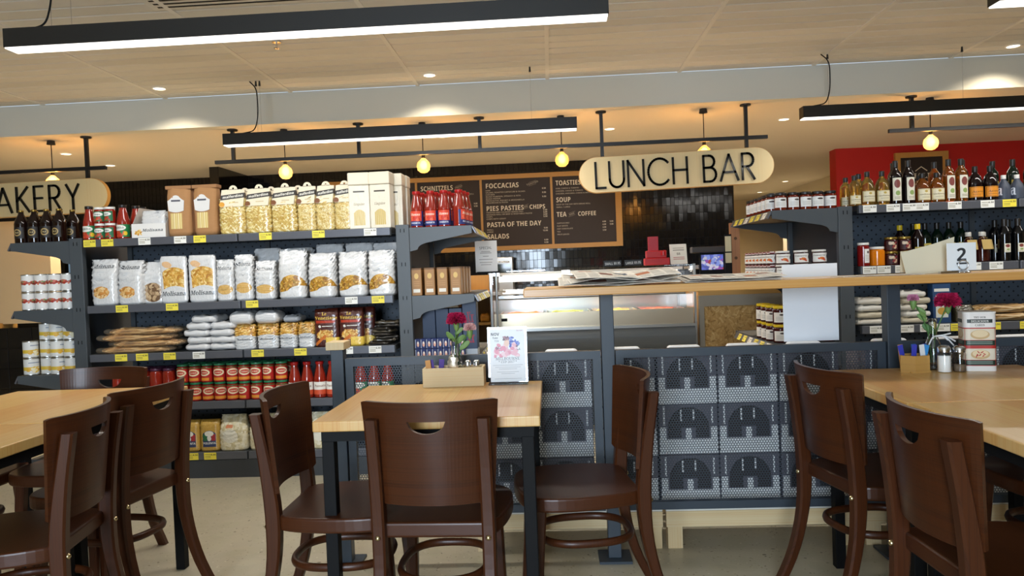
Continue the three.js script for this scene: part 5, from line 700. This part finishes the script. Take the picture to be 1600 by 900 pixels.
// deli display case
{
  const x0 = -0.43, x1 = 1.05, z = -5.45, o = thing('deli_display_case', 'glass-fronted steel deli display case with a grey bumper', 'display case', [0, 0, z]);
  const W = x1 - x0, cx = (x0 + x1) / 2;
  part('base', b2(x0, x1, 0, 0.56, -0.75, -0.06), M.slateDark, o);
  const bp = new THREE.Shape(); bp.moveTo(-0.1, 0.56); bp.lineTo(-0.02, 0.56); bp.quadraticCurveTo(0.015, 0.6, 0.015, 0.66); bp.quadraticCurveTo(0.01, 0.71, -0.02, 0.725); bp.lineTo(-0.1, 0.725); bp.closePath();
  part('bumper', new THREE.ExtrudeGeometry(bp, { depth: W, bevelEnabled: false, curveSegments: 8 }).rotateY(-Math.PI / 2).translate(x1, 0, 0), std(0x63686b, 0.4), o);
  part('bumper_rail', b2(x0, x1, 0.722, 0.742, -0.06, -0.005), M.steel, o);
  part('front_panel', b2(x0, x1, 0.742, 0.855, -0.075, -0.055), std(0xcdbfa6, 0.3, { metalness: 0.9 }), o);
  part('deck', b2(x0, x1, 0.72, 0.745, -0.75, -0.1), M.steel, o);
  part('rear_panel', b2(x0, x1, 0.56, 0.93, -0.78, -0.75), M.steel, o);
  part('badge', bx(0.045, 0.022, 0.004, x0 + 0.075, 0.81, -0.053), M.black, o);
  for (const x of [x0 - 0.012, x1]) part('end_glass', b2(x, x + 0.012, 0.74, 1.175, -0.74, -0.07), M.glass, o);
  const gl = new THREE.BufferGeometry(), pos = [], prof = [[-0.05, 0.85], [-0.07, 0.95], [-0.1, 1.05], [-0.15, 1.12], [-0.2, 1.16]];
  for (let i = 0; i < prof.length - 1; i++) { const [za, ya] = prof[i], [zb, yb] = prof[i + 1]; pos.push(x0, ya, za, x1, ya, za, x1, yb, zb, x0, ya, za, x1, yb, zb, x0, yb, zb); }
  gl.setAttribute('position', new THREE.BufferAttribute(new Float32Array(pos), 3)); gl.computeVertexNormals(); part('curved_glass', gl, M.glass, o);
  part('glass_top', b2(x0, x1, 1.168, 1.178, -0.74, -0.19), M.glass, o);
  part('light_canopy', b2(x0 + 0.02, x1 - 0.02, 1.14, 1.16, -0.5, -0.34), M.white, o);
  part('light_box', b2(x0 + 0.03, x0 + 0.62, 1.09, 1.135, -0.3, -0.27), std(0x000000, 0.5, { emissive: new THREE.Color().setRGB(1, 0.97, 0.9), emissiveIntensity: 1.6 }), o);
  part('light_tube', b2(x0 + 0.05, x1 - 0.05, 1.128, 1.14, -0.47, -0.4), std(0x000000, 0.5, { emissive: new THREE.Color().setRGB(1, 0.93, 0.8), emissiveIntensity: 3 }), o);
  rectLight(W - 0.12, 0.06, new THREE.Color().setRGB(1, 0.84, 0.58), 26, [cx, 1.12, z - 0.435], [cx, 0, z - 0.40]);
  rectLight(0.58, 0.04, new THREE.Color().setRGB(1, 0.95, 0.85), 6, [x0 + 0.325, 1.112, z - 0.262], [x0 + 0.325, 1.0, z + 2]);
  const sh = part('glass_shelf', b2(x0 + 0.02, x1 - 0.02, 0.965, 0.975, -0.7, -0.3), M.glass, o); part('shelf_edge', b2(x0 + 0.02, x1 - 0.02, 0.96, 0.98, -0.3, -0.29), M.steel, sh);
  for (const x of [x0 - 0.02, x0 + 0.52, x1 + 0.005]) part('glass_clamp', rbx(0.07, 0.03, 0.03, 0.003, x + 0.03, 1.152, -0.17), M.chrome, o);
  for (const x of [x0 - 0.018, x1 + 0.018]) part('corner_post', b2(x - 0.008, x + 0.008, 0.56, 1.18, -0.085, -0.065), M.steel, o);
  // trays of food
  [['#b9672a', 'left'], ['#8c9a3a', 'second'], ['#c9a24a', 'third'], ['#a8442c', 'right']].forEach(([c, w], i) => {
    const t = thing('food_tray', `${w} steel food tray inside the display case`, 'tray', [x0 + 0.2 + i * 0.36, 0.7455, z - 0.36], 0, 'trays in the display case');
    part('tray', mg([bx(0.33, 0.004, 0.42, 0, 0.002, 0), bx(0.33, 0.1, 0.004, 0, 0.05, 0.21), bx(0.33, 0.1, 0.004, 0, 0.05, -0.21), bx(0.004, 0.1, 0.42, 0.165, 0.05, 0), bx(0.004, 0.1, 0.42, -0.165, 0.05, 0)]), M.steel, t);
    part('food', pillowGeo(0.31, 0.088, 0.4, i + 1, 0.008).translate(0, 0.005, 0), std(c, 0.6), t);
  });
}
// things on the display case
{
  const zt = -5.78, y = 1.1785, o = thing('ticket_dispenser', 'red stepped queue ticket dispenser on the glass counter', 'dispenser', [0.83, y, zt]);
  part('base', rbx(0.19, 0.055, 0.1, 0.006, 0, 0.0275, 0), M.red, o); part('body', rbx(0.155, 0.06, 0.08, 0.008, -0.003, 0.083, 0), M.red, o); part('back_plate', rbx(0.08, 0.12, 0.02, 0.003, -0.02, 0.163, -0.02), std(0xa81c2c, 0.45), o); part('ticket_roll', cyl(0.024, 0.024, 0.03, 0.05, 0.09, 0.03).rotateX(0), M.red, o);
  const c = thing('counter_card', 'leaning white price card right of the red dispenser', 'card', [1.0, y, zt]); part('card', bx(0.13, 0.16, 0.003).rotateX(-0.25), L(128, 160, (g) => { fillR(g, '#e4ddd0', 0, 0, 128, 160); for (const [yy, c2] of [[30, '#9a9184'], [46, '#55504a'], [104, '#b05a50'], [118, '#b05a50']]) fillR(g, c2, 24, yy, 84, 5); text(g, '$8', 64, 78, 26, '#7d7468'); }), c, [0, 0.079, 0]); part('stand', bx(0.1, 0.1, 0.003).rotateX(0.35), M.clearGlass, c, [0, 0.05, -0.045]);
  const chalk = (s) => L(256, 64, (g) => { fillR(g, '#101214', 0, 0, 256, 64); text(g, s, 128, 34, 40, '#e4e8ea', { f: 'sans-serif', w: 'normal', r: -0.03 }); });
  [['SMALL $8.95', 0.49, 'left'], ['LARGE $9.95', 0.65, 'right']].forEach(([s, x, w]) => { const t = single('price_board', bx(0.14, 0.05, 0.004).translate(0, 0.025, 0), M.black, `${w} small black board with a hand-chalked price on the glass counter`, 'price board', [x, y, zt], 0, 'chalked price boards'); part('lettering', bx(0.135, 0.042, 0.001, 0, 0.026, 0.0026), chalk(s), t); });
}
{ // SPECIAL card on a pole
  const o = thing('sign_stand', 'white SPECIAL card held up on a thin steel pole', 'sign', [-0.42, 0, -5.3]);
  part('pole', cyl(0.008, 0.008, 1.17, 0.03, 0.585, 0), M.steel, o); part('base', cyl(0.09, 0.1, 0.012, 0.03, 0.006, 0), M.steel, o);
  part('holder', bx(0.17, 0.012, 0.02, -0.02, 1.172, 0), M.black, o);
  part('card', bx(0.158, 0.225, 0.004, -0.035, 1.288, 0), L(192, 272, (g) => { fillR(g, '#f3ede6', 0, 0, 192, 272); text(g, 'SPECIAL', 92, 62, 30, '#5d5148', { w: 'normal' }); for (const [yy, w] of [[92, 80], [104, 100], [132, 50], [160, 120], [186, 110], [206, 90]]) fillR(g, '#9c8f84', 92 - w / 2, yy, w, 5); }), o);
}
{ // timber bread cabinet left of the case
  const o = thing('bread_cabinet', 'narrow timber pastry cabinet behind the sign pole', 'cabinet', [-0.6, 0, -5.75]);
  for (const x of [-0.13, 0.12]) part('side', muv(b2(x, x + 0.018, 0, 1.15, -0.35, 0)), std(0x6b4326, 0.5), o);
  for (const y of [0.02, 0.5, 0.76, 1.0]) part('shelf', muv(b2(-0.112, 0.12, y, y + 0.02, -0.35, 0), 1, true), M.oak, o);
  part('back_board', muv(b2(-0.112, 0.12, 0, 1.15, -0.352, -0.34)), M.oak, o);
  const pastry = std1('pastry', 'pastry', (p) => part('crust', pillowGeo(0.09, 0.06, 0.09, 3, 0.006), std(0xc98a2e, 0.5), p));
  [[-0.06, 0.52], [0.05, 0.52], [-0.05, 0.78], [0.055, 0.78]].forEach(([x, y], i) => put(pastry, [-0.58 + x, y, -5.84], 0, `golden pastry on the ${i < 2 ? 'lower' : 'upper'} cabinet shelf, ${i % 2 ? 'right' : 'left'} one`, 'pastries in the timber cabinet'));
}
{ // till screen, timber post, counter right of the case
  const o = thing('till_screen', 'black till with a bright colourful customer screen', 'till', [1.228, 0.98, -5.7]);
  part('stand', b2(-0.04, 0.06, 0, 0.1, -0.04, 0.02), M.black, o); part('housing', rbx(0.25, 0.045, 0.1, 0.006, -0.02, 0.302, 0), std(0x3b3330, 0.4), o); part('bezel', rbx(0.19, 0.19, 0.025, 0.005, 0.01, 0.185, 0), M.black, o);
  part('screen', bx(0.165, 0.115, 0.002, 0.01, 0.205, 0.0135), std(0x000000, 0.3, { emissive: 0xffffff, emissiveIntensity: 0.8, emissiveMap: tex(128, 96, (g) => { fillR(g, '#5a63b0', 0, 0, 128, 96); scatter(g, 0, 0, 128, 96, 60, ['#6b78d8', '#8fa0ea', '#b04a52', '#c9c7d8', '#4d8a5a', '#9a5ab0', '#d9d4e8'], 15, 11); }) }), o);
  const s = rectLight(0.16, 0.11, new THREE.Color().setRGB(0.6, 0.65, 1), 0.5, [1.238, 1.185, -5.68], [1.238, 1.185, -4]);
  const p = thing('timber_post', 'rough timber post with two knots beside the till', 'post', [1.425, 0.98, -5.75]); part('board', muv(b2(-0.035, 0.035, 0, 0.5, -0.02, 0.02)), std(0xffffff, 0.7, { map: grainTex(128, 256, [26, 35, 48], 30, 1, [3, 1]) }), p); for (const y of [0.23, 0.38]) part('knot', cyl(0.012, 0.012, 0.002, 0.003, 0, 0, 14).rotateX(Math.PI / 2), std(0x5a3d24, 0.7), p, [0, y, 0.0205]);
  for (const [y, h, l] of [[1.175, 0.075, 'lower'], [1.26, 0.115, 'upper']]) { const n = single('wall_note', bx(0.045, h, 0.003, 0, h / 2, 0), M.cream, `${l} of two narrow buff notes pinned right of the till`, 'note', [1.345, y, -5.62], 0, 'buff notes by the till'); }
  single('note_rail', b2(-0.026, 0.026, 0.98, 1.39, -0.012, 0), M.black, 'dark upright board carrying the two buff notes by the till', 'board', [1.345, 0, -5.622]);
  const c = thing('service_counter', 'chipboard-fronted service counter right of the display case', 'counter', [1.27, 0, -5.5]);
  part('carcass', b2(-0.18, 0.6, 0, 0.94, -0.5, -0.02), M.card, c); part('top', muv(b2(-0.18, 0.62, 0.94, 0.98, -0.52, 0), 1, true), M.oak, c);
  part('trim', mg([b2(-0.18, -0.145, 0, 0.94, -0.02, 0.01), b2(-0.145, 0.6, 0.86, 0.94, -0.02, 0.01)]), std(0x8d8577, 0.6), c);
  part('chipboard', muv(b2(-0.145, 0.6, 0, 0.86, -0.02, -0.002)), std(0xffffff, 0.7, { map: tex(256, 256, (g) => { fillR(g, '#b08a50', 0, 0, 256, 256); for (let i = 0; i < 700; i++) { g.save(); g.translate(rnd() * 256, rnd() * 256); g.rotate(rnd() * 3); g.globalAlpha = 0.5; fillR(g, ['#c9a468', '#9c7538', '#d9bb84', '#7d5a28'][i % 4], 0, 0, rr(8, 30), rr(2, 7)); g.restore(); } }, [2, 2]) }), c);
  const cl = thing('cutlery_caddy', 'dark wire caddy of small items in front of the till', 'caddy', [1.16, 0.98, -5.56]); part('basket', mg([cyl(0.05, 0.04, 0.06, 0, 0.03, 0, 14), bx(0.12, 0.004, 0.08, 0, 0.002, 0)]), M.black, cl); for (let k = 0; k < 5; k++) part('item', bx(0.02, 0.06, 0.02).rotateZ(0.3 * (k - 2)), M.chrome, cl, [-0.03 + k * 0.015, 0.08, 0.01 * (k % 2)]);
}

{ const o = thing('storage_tray', 'shallow dark tray behind the honey jars on the right end shelving', 'tray', [1.56, 1.468, -5.0]); const t = M.slateDark; part('tray', mg([bx(0.22, 0.004, 0.2, 0, 0.002, 0), bx(0.22, 0.15, 0.004, 0, 0.075, 0.1), bx(0.22, 0.15, 0.004, 0, 0.075, -0.1), bx(0.004, 0.15, 0.2, 0.11, 0.075, 0), bx(0.004, 0.15, 0.2, -0.11, 0.075, 0)]), t, o); part('label_strip', bx(0.18, 0.02, 0.002, 0, 0.1, 0.103), M.lip, o); }
// ---------------------------------------------------------------- on the bar
const newsT = tex(512, 256, (g) => { fillR(g, '#e4ddd0', 0, 0, 512, 256); for (let c = 0; c < 8; c++) for (let r = 0; r < 26; r++) if (rnd() < 0.8) fillR(g, '#8d867c', 8 + c * 63, 40 + r * 8, rr(40, 56), 3); fillR(g, '#4a443e', 10, 8, 230, 22); for (let k = 0; k < 5; k++) fillR(g, ['#b0683f', '#7b4a38', '#3f4c5c'][k % 3], 40 + k * 92, 60 + (k % 2) * 80, 66, 52); });
const paperSheet = (w, d, y, wob, seed) => { const g = new THREE.BoxGeometry(w, 0.002, d, 30, 1, 8), p = g.attributes.position; for (let i = 0; i < p.count; i++) p.setY(i, p.getY(i) + y + Math.abs(Math.sin(p.getX(i) * 9 + seed) * Math.cos(p.getZ(i) * 7 + seed)) * wob); g.computeVertexNormals(); return g; };
{
  const m = std(0xffffff, 0.8, { map: newsT }), yb = 1.106;
  const o = thing('newspaper', 'crumpled open newspaper at the left end of the bar', 'newspaper', [0.26, yb, -2.95]); for (let k = 0; k < 4; k++) part('sheet', paperSheet(0.46 - k * 0.02, 0.28, 0.002 + k * 0.006, 0.012 + k * 0.004, k), m, o, [k * 0.008, 0.014, k * 0.004], [0.1, 0.03 * k, 0]);
  const p = thing('newspaper', 'flat newspaper lying on the bar right of the crumpled one', 'newspaper', [0.69, yb, -2.94]); for (let k = 0; k < 3; k++) part('sheet', paperSheet(0.36, 0.24, 0.002 + k * 0.004, 0.006, k + 4), m, p, [k * 0.01, 0.008, 0], [0.06, 0, 0]);
  single('brochure', paperSheet(0.3, 0.14, 0.0015, 0.001, 2), m, 'thin brochure lying flat on the bar left of the folded menu', 'brochure', [1.26, yb, -2.92]);
  // white laminated sheet hanging behind the bar
  const w = thing('notice_sheet', 'large blank white laminated sheet hanging behind the bar', 'notice', [1.092, 0, -3.165]); part('sheet', bx(0.228, 0.325, 0.003, 0, 0.997, 0), phy(0xf4f7fb, 0.12, { clearcoat: 1 }), w); for (const x of [-0.07, 0.07]) part('clip', bx(0.02, 0.02, 0.012, x, 1.085, 0.006), M.chrome, w);
  // folded menu and table number
  const f = thing('folded_menu', 'tall cream menu card leaning on the bar behind the number two', 'menu', [1.475, yb, -2.95], -0.1); const s = new THREE.Shape(); s.moveTo(-0.085, 0); s.lineTo(0.08, 0); s.lineTo(0.1, 0.14); s.lineTo(0.02, 0.115); s.lineTo(-0.1, 0.085); s.closePath(); part('front_leaf', new THREE.ExtrudeGeometry(s, { depth: 0.003, bevelEnabled: false }), std(0xd9cfb4, 0.7), f, [0, 0, 0], [-0.12, 0, 0]); part('rear_leaf', bx(0.17, 0.085, 0.003, 0, 0.0425, -0.06).rotateX(0.1), std(0xd9cfb4, 0.7), f);
  const n = thing('table_number', 'white table number card reading 2 in a chrome ring stand', 'table number', [1.555, yb, -2.87]);
  part('card', bx(0.108, 0.104, 0.002, 0, 0.062, 0), L(128, 128, (g) => { fillR(g, '#eceff0', 0, 0, 128, 128); text(g, '2', 64, 56, 84, '#2c2f33'); fillR(g, '#2c2f33', 42, 92, 44, 8); }), n);
  part('ring', new THREE.TorusGeometry(0.018, 0.0025, 8, 24).translate(0, 0.03, 0.012), M.chrome, n); part('base', lathe([[0, 0], [0.022, 0], [0.022, 0.005], [0.008, 0.012], [0, 0.012]]), M.chrome, n, [0, 0, 0.012]); part('foot', bx(0.11, 0.008, 0.02, -0.03, 0.004, 0.006), M.chrome, n);
}
// ---------------------------------------------------------------- on the tables
const TY = 0.75;
function caddy(x, y, z, w, d, h, turn, label, mat) {
  const o = thing('timber_caddy', label, 'caddy', [x, y, z], turn), t = 0.008;
  part('front', muv(rbx(w, h, t, 0.002, 0, h / 2, d / 2 - t / 2), 1, true), mat, o); part('rear', muv(rbx(w, h, t, 0.002, 0, h / 2, -d / 2 + t / 2), 1, true), mat, o);
  for (const s of [-1, 1]) part('end', muv(rbx(t, h, d - 2 * t, 0.002, s * (w / 2 - t / 2), h / 2, 0)), mat, o);
  part('floor_board', bx(w - 2 * t, 0.004, d - 2 * t, 0, 0.002, 0), mat, o);
}
function shaker(x, y, z, fill, label, r = 0.017, h = 0.075) {
  const o = thing('shaker', label, 'shaker', [x, y, z], 0.3, 'glass salt and pepper shakers');
  part('glass', lathe([[0, 0], [r, 0], [r * 1.02, 0.003], [r * 0.98, h * 0.66], [r * 0.72, h * 0.78], [r * 0.7, h * 0.8]], 8), M.glass, o);
  part('contents', lathe([[0, 0.003], [r * 0.88, 0.003], [r * 0.86, h * fill[1]], [0, h * fill[1]]], 8), std(fill[0], 0.8), o);
  part('cap', lathe([[r * 0.9, h * 0.76], [r * 0.92, h * 0.92], [r * 0.6, h], [0.0001, h]], 16), M.chrome, o);
}
function vase(x, y, z, h, label) {
  const o = thing('bud_vase', label, 'vase', [x, y, z], 0, 'glass bud vases'), k = h / 0.15;
  part('glass', lathe([[0, 0], [0.03, 0], [0.033, 0.006], [0.033, 0.05 * k], [0.026, 0.075 * k], [0.015, 0.1 * k], [0.014, 0.14 * k], [0.018, 0.15 * k], [0.016, 0.15 * k], [0.012, 0.138 * k], [0.013, 0.1 * k], [0.024, 0.072 * k], [0.03, 0.05 * k], [0.03, 0.008], [0, 0.008]], 20), M.clearGlass, o);
  return o;
}
const ribbon = (o, pts, w, mat) => { const c = new THREE.CatmullRomCurve3(pts.map((p) => new THREE.Vector3(...p))); part('ribbon', new THREE.TubeGeometry(c, 20, w, 4).scale(1, 1, 1), mat, o); };
function carnation(base, top, color, r, leaves, label) {
  const o = thing('carnation', label, 'flower', base), dx = top[0] - base[0], dy = top[1] - base[1], dz = top[2] - base[2];
  part('stem', tube([[0, 0, 0], [dx * 0.2, dy * 0.5, dz * 0.3], [dx, dy, dz]], 0.0026), M.leaf, o);
  part('calyx', lathe([[0.002, -0.04], [0.009, -0.03], [0.013, -0.002], [0.001, 0]], 12), M.leafPale, o, [dx, dy, dz]);
  const petal = []; for (let k = 0; k < 70; k++) { // ruffled petals in rounds
    const ring = k / 70, a = k * 2.4, g = new THREE.PlaneGeometry(r * 0.75, r * 0.9, 6, 4), p = g.attributes.position;
    for (let i = 0; i < p.count; i++) { const u = p.getX(i) / (r * 0.75), v = p.getY(i) / (r * 0.9) + 0.5; p.setXYZ(i, p.getX(i) * (0.35 + v), v * r * 0.9, Math.sin(u * 18 + k) * r * 0.12 * v + v * v * r * 0.25); }
    petal.push(g.scale(1, 1 - 0.25 * ring, 1).rotateX(0.1 + ring * 1.25).rotateY(a).translate(0, -r * 0.1, 0));
  }
  const pg = mg(petal); pg.computeVertexNormals(); part('petals', pg, color, o, [dx, dy, dz]);
  for (const [t, a, l] of leaves) { const g = new THREE.SphereGeometry(1, 10, 8).scale(l * 0.22, l * 0.5, l * 0.04).translate(0, l * 0.5, 0).rotateZ(-0.9).rotateY(a); part('leaf', g, t > 0.5 ? M.leafPale : M.leaf, o, [dx * 0.4 * t, dy * t, dz * t]); }
}
const magenta = new THREE.MeshPhysicalMaterial({ color: 0xb3124a, roughness: 0.7, side: THREE.DoubleSide }), blush = new THREE.MeshPhysicalMaterial({ color: 0xe6b9b4, roughness: 0.7, side: THREE.DoubleSide }), pinkP = new THREE.MeshPhysicalMaterial({ color: 0xd98fb0, roughness: 0.7, side: THREE.DoubleSide }), foil = std(0xcfc8b6, 0.25, { metalness: 0.7 }), tulle = std(0xe6e6e6, 0.6);
// middle table
caddy(-0.378, TY, -2.785, 0.232, 0.085, 0.072, 0, 'pale pine caddy on the middle table with a vase and shakers', M.palePine);
{
  const v = vase(-0.372, TY + 0.0045, -2.785, 0.175, 'foil-wrapped bud vase in the pine caddy'); const fw = new THREE.SphereGeometry(1, 12, 10), p = fw.attributes.position; for (let i = 0; i < p.count; i++) { const n = 1 + 0.25 * Math.sin(i * 12.9); p.setXYZ(i, p.getX(i) * 0.02 * n, p.getY(i) * 0.03 * n, p.getZ(i) * 0.006); } fw.computeVertexNormals(); part('foil_bow', fw.translate(-0.004, 0.085, 0.038), foil, v);
  carnation([-0.372, TY + 0.02, -2.785], [-0.362, 0.995, -2.775], magenta, 0.044, [[0.62, 0.3, 0.05], [0.66, 2.6, 0.055], [0.78, 0, 0.04], [0.7, 1.2, 0.045]], 'dark pink carnation in the vase on the middle table');
  carnation([-0.367, TY + 0.02, -2.79], [-0.312, 0.965, -2.775], blush, 0.028, [[0.6, 0, 0.05]], 'small pale pink flower beside the dark pink carnation');
}
shaker(-0.325, TY + 0.0045, -2.782, [0x6b5a48, 0.3], 'pepper shaker in the pine caddy beside the vase', 0.014, 0.09); shaker(-0.292, TY + 0.0045, -2.782, [0xeeeeea, 0.66], 'salt shaker at the right end of the pine caddy', 0.014, 0.09);
const sachet = (x, y, z, c, r, label) => single('sugar_sachet', rbx(0.02, 0.096, 0.003, 0.0012, 0, 0.048, 0).rotateZ(r), std(c, 0.5), label, 'sachet', [x, y, z], 0.2, 'sugar sachets');
sachet(-0.455, TY + 0.0045, -2.79, 0x4a2f8c, 0.15, 'left purple sachet in the pine caddy'); sachet(-0.435, TY + 0.0045, -2.79, 0x4a2f8c, -0.1, 'right purple sachet in the pine caddy'); sachet(-0.468, TY + 0.0045, -2.775, 0xc98f4a, 0.1, 'brown sachet at the left end of the pine caddy');
{
  const o = thing('menu_stand', 'clear stand holding a white event flyer on the middle table', 'menu stand', [-0.172, TY, -2.775]);
  part('flyer', bx(0.132, 0.198, 0.002).rotateX(-0.1), std(0xffffff, 0.45, { map: tex(384, 576, (g) => {
    fillR(g, '#eef2f6', 0, 0, 384, 576); text(g, 'NOV', 58, 52, 44, '#22262c'); text(g, 'Tues', 60, 92, 28, '#3a3f46', { slant: -0.2 }); text(g, '7TH', 74, 128, 26, '#3a3f46', { w: 'normal', f: 'serif' }); text(g, 'The Cafe', 330, 18, 16, '#c08a9a', { f: 'serif' });
    scatter(g, 200, 90, 320, 200, 30, ['#4a5fb8', '#6f83d0', '#8fa0dc'], 26, 12); scatter(g, 60, 170, 300, 290, 40, ['#eab8c4', '#e39aae', '#f3d6dc'], 34, 22); g.fillStyle = '#f0cdbc'; g.beginPath(); g.ellipse(186, 150, 30, 42, 0.1, 0, 7); g.fill(); scatter(g, 150, 84, 214, 116, 24, ['#5a4a52', '#8a6a74', '#b58a94'], 14, 8); scatter(g, 60, 190, 110, 240, 8, ['#4a4f66'], 12, 3); scatter(g, 290, 180, 330, 230, 8, ['#4a4f66'], 12, 3);
    text(g, 'MELBOURNE', 192, 322, 42, '#555b66', { f: 'serif', w: 'normal' }); text(g, '* CUP 2017 *', 192, 358, 34, '#555b66', { f: 'serif', w: 'normal' }); for (const [y, w] of [[392, 330], [414, 280], [434, 200], [466, 240], [484, 150], [540, 300]]) fillR(g, '#a7adb6', 192 - w / 2, y, w, 4);
  }) }), o, [0, 0.109, 0]);
  part('acrylic', bx(0.15, 0.21, 0.003).rotateX(-0.1), M.glass, o, [0, 0.112, -0.004]); part('base', rbx(0.15, 0.006, 0.06, 0.002, 0, 0.003, -0.005), M.clearGlass, o);
}
// right table
{
  const x = 1.335, z = -2.79, o = thing('timber_caddy', 'small six-sided pine box of sugar sachets on the right table', 'caddy', [x, TY, z], 0.2), sides = 6, r = 0.058, h = 0.062;
  const ringShape = new THREE.Shape(); for (let k = 0; k < 6; k++) { const a = k * Math.PI / 3, px = Math.cos(a) * r, py = Math.sin(a) * r * 0.85; k ? ringShape.lineTo(px, py) : ringShape.moveTo(px, py); } ringShape.closePath(); const inner = new THREE.Path(); for (let k = 5; k >= 0; k--) { const a = k * Math.PI / 3, px = Math.cos(a) * (r - 0.007), py = Math.sin(a) * (r - 0.007) * 0.85; k < 5 ? inner.lineTo(px, py) : inner.moveTo(px, py); } inner.closePath(); ringShape.holes.push(inner);
  part('wall', muv(new THREE.ExtrudeGeometry(ringShape, { depth: h, bevelEnabled: false }).rotateX(-Math.PI / 2), 1, true), M.oak, o); part('floor_board', bx(0.08, 0.004, 0.07, 0, 0.002, 0), M.oak, o);
  [[-0.03, 0x3a3fb0, 0.2], [-0.012, 0x3a3fb0, -0.1], [0.006, 0x2f6fc0, 0.05], [0.02, 0x3d8fd0, -0.25], [-0.038, 0xc98f4a, 0.1], [0.03, 0xe6e6e6, 0.1]].forEach(([dx, c, r2], i) => sachet(x + dx, TY + 0.0045, z - 0.01 + (i % 2) * 0.02, c, r2, `${['first', 'second', 'third', 'fourth'][i] ? ORD[i] : ORD[i]} sachet from the left in the six-sided box`));
  sachet(1.395 + 0.012, TY, -2.845, 0x3a3fb0, 0.1, 'blue sachet standing behind the salt shaker');
  shaker(1.418, TY, -2.745, [0xf2f2ee, 0.62], 'salt shaker in front of the vase on the right table', 0.025, 0.098); shaker(1.475, TY, -2.75, [0x6b5a48, 0.28], 'pepper shaker beside the cake can on the right table', 0.024, 0.095);
  const v = vase(1.425, TY, -2.835, 0.19, 'clear bud vase with a tulle bow on the right table'); for (const [a, b] of [[0.05, 0.01], [0.06, -0.035], [-0.03, -0.03], [0.04, -0.015], [0.066, -0.02]]) ribbon(v, [[0, 0.125, 0.02], [a * 0.5, 0.128 + b * 0.2, 0.03], [a, 0.125 + b, 0.03]], 0.003, tulle);
  carnation([1.425, TY + 0.02, -2.835], [1.475, 0.995, -2.82], magenta, 0.052, [[0.5, 2.9, 0.06]], 'dark pink carnation leaning right in the vase on the right table');
  carnation([1.42, TY + 0.02, -2.838], [1.352, 1.015, -2.825], pinkP, 0.024, [[0.66, 3.0, 0.042], [0.72, 3.3, 0.036], [0.77, 2.8, 0.04]], 'thin pale pink bud leaning left in the vase on the right table');
  const c = thing('cake_tin', 'tall white and red printed can advertising cakes on the right table', 'can', [1.56, TY, -2.79], -0.25), sh = (w, d) => { const s = new THREE.Shape(), rr2 = 0.02; s.moveTo(-w / 2 + rr2, -d / 2); s.lineTo(w / 2 - rr2, -d / 2); s.quadraticCurveTo(w / 2, -d / 2, w / 2, -d / 2 + rr2); s.lineTo(w / 2, d / 2 - rr2); s.quadraticCurveTo(w / 2, d / 2, w / 2 - rr2, d / 2); s.lineTo(-w / 2 + rr2, d / 2); s.quadraticCurveTo(-w / 2, d / 2, -w / 2, d / 2 - rr2); s.lineTo(-w / 2, -d / 2 + rr2); s.quadraticCurveTo(-w / 2, -d / 2, -w / 2 + rr2, -d / 2); return s; };
  const g = new THREE.ExtrudeGeometry(sh(0.106, 0.09), { depth: 0.21, bevelEnabled: false, curveSegments: 6 }).rotateX(-Math.PI / 2), p = g.attributes.position, uv = g.attributes.uv, nn = g.attributes.normal;
  for (let i = 0; i < p.count; i++) { const side = Math.abs(nn.getX(i)) > 0.75; uv.setXY(i, side ? 0.72 + (p.getZ(i) + 0.045) / 0.09 * -0.28 + 0.28 : (p.getX(i) + 0.053) / 0.106 * 0.72, p.getY(i) / 0.21); }
  part('tin', g, std(0xffffff, 0.4, { map: tex(384, 512, (t) => {
    fillR(t, '#e6e2dc', 0, 0, 384, 512); fillR(t, '#b3302a', 0, 126, 384, 340); for (const [x, w] of [[10, 250], [284, 92]]) { for (const y of [136, 312]) { fillR(t, '#ded2bc', x, y, w, 100); t.fillStyle = '#c9a877'; t.beginPath(); t.ellipse(x + w / 2, y + 52, Math.min(80, w * 0.42), 42, 0, 0, 7); t.fill(); t.fillStyle = '#e3cda4'; t.beginPath(); t.ellipse(x + w / 2, y + 44, Math.min(66, w * 0.34), 32, 0, 0, 7); t.fill(); fillR(t, '#24382f', x, y + 104, w, 44); for (const k of [0, 1]) fillR(t, '#8fa396', x + 16, y + 114 + k * 14, w - 40, 5); } }
    scatter(t, 90, 340, 180, 380, 7, ['#b3302a'], 16, 5); fillR(t, '#e6e2dc', 0, 466, 384, 46);
    text(t, 'TRY OUR', 135, 36, 22, '#3a3633', { f: 'serif' }); fillR(t, '#24302c', 30, 52, 210, 32); text(t, 'DELICIOUS', 135, 69, 26, '#efece4', { f: 'serif' }); text(t, 'CAKES', 135, 104, 24, '#3a3633', { f: 'serif' }); fillR(t, '#24302c', 300, 52, 84, 32);
  }) }), c);
  part('rim', new THREE.ExtrudeGeometry(sh(0.108, 0.092), { depth: 0.005, bevelEnabled: false, curveSegments: 6 }).rotateX(-Math.PI / 2), M.white, c, [0, 0.2101, 0]);
}
scene.traverse((o) => { if (o.isMesh) { o.castShadow = true; o.receiveShadow = true; } });
renderer.render(scene, camera);
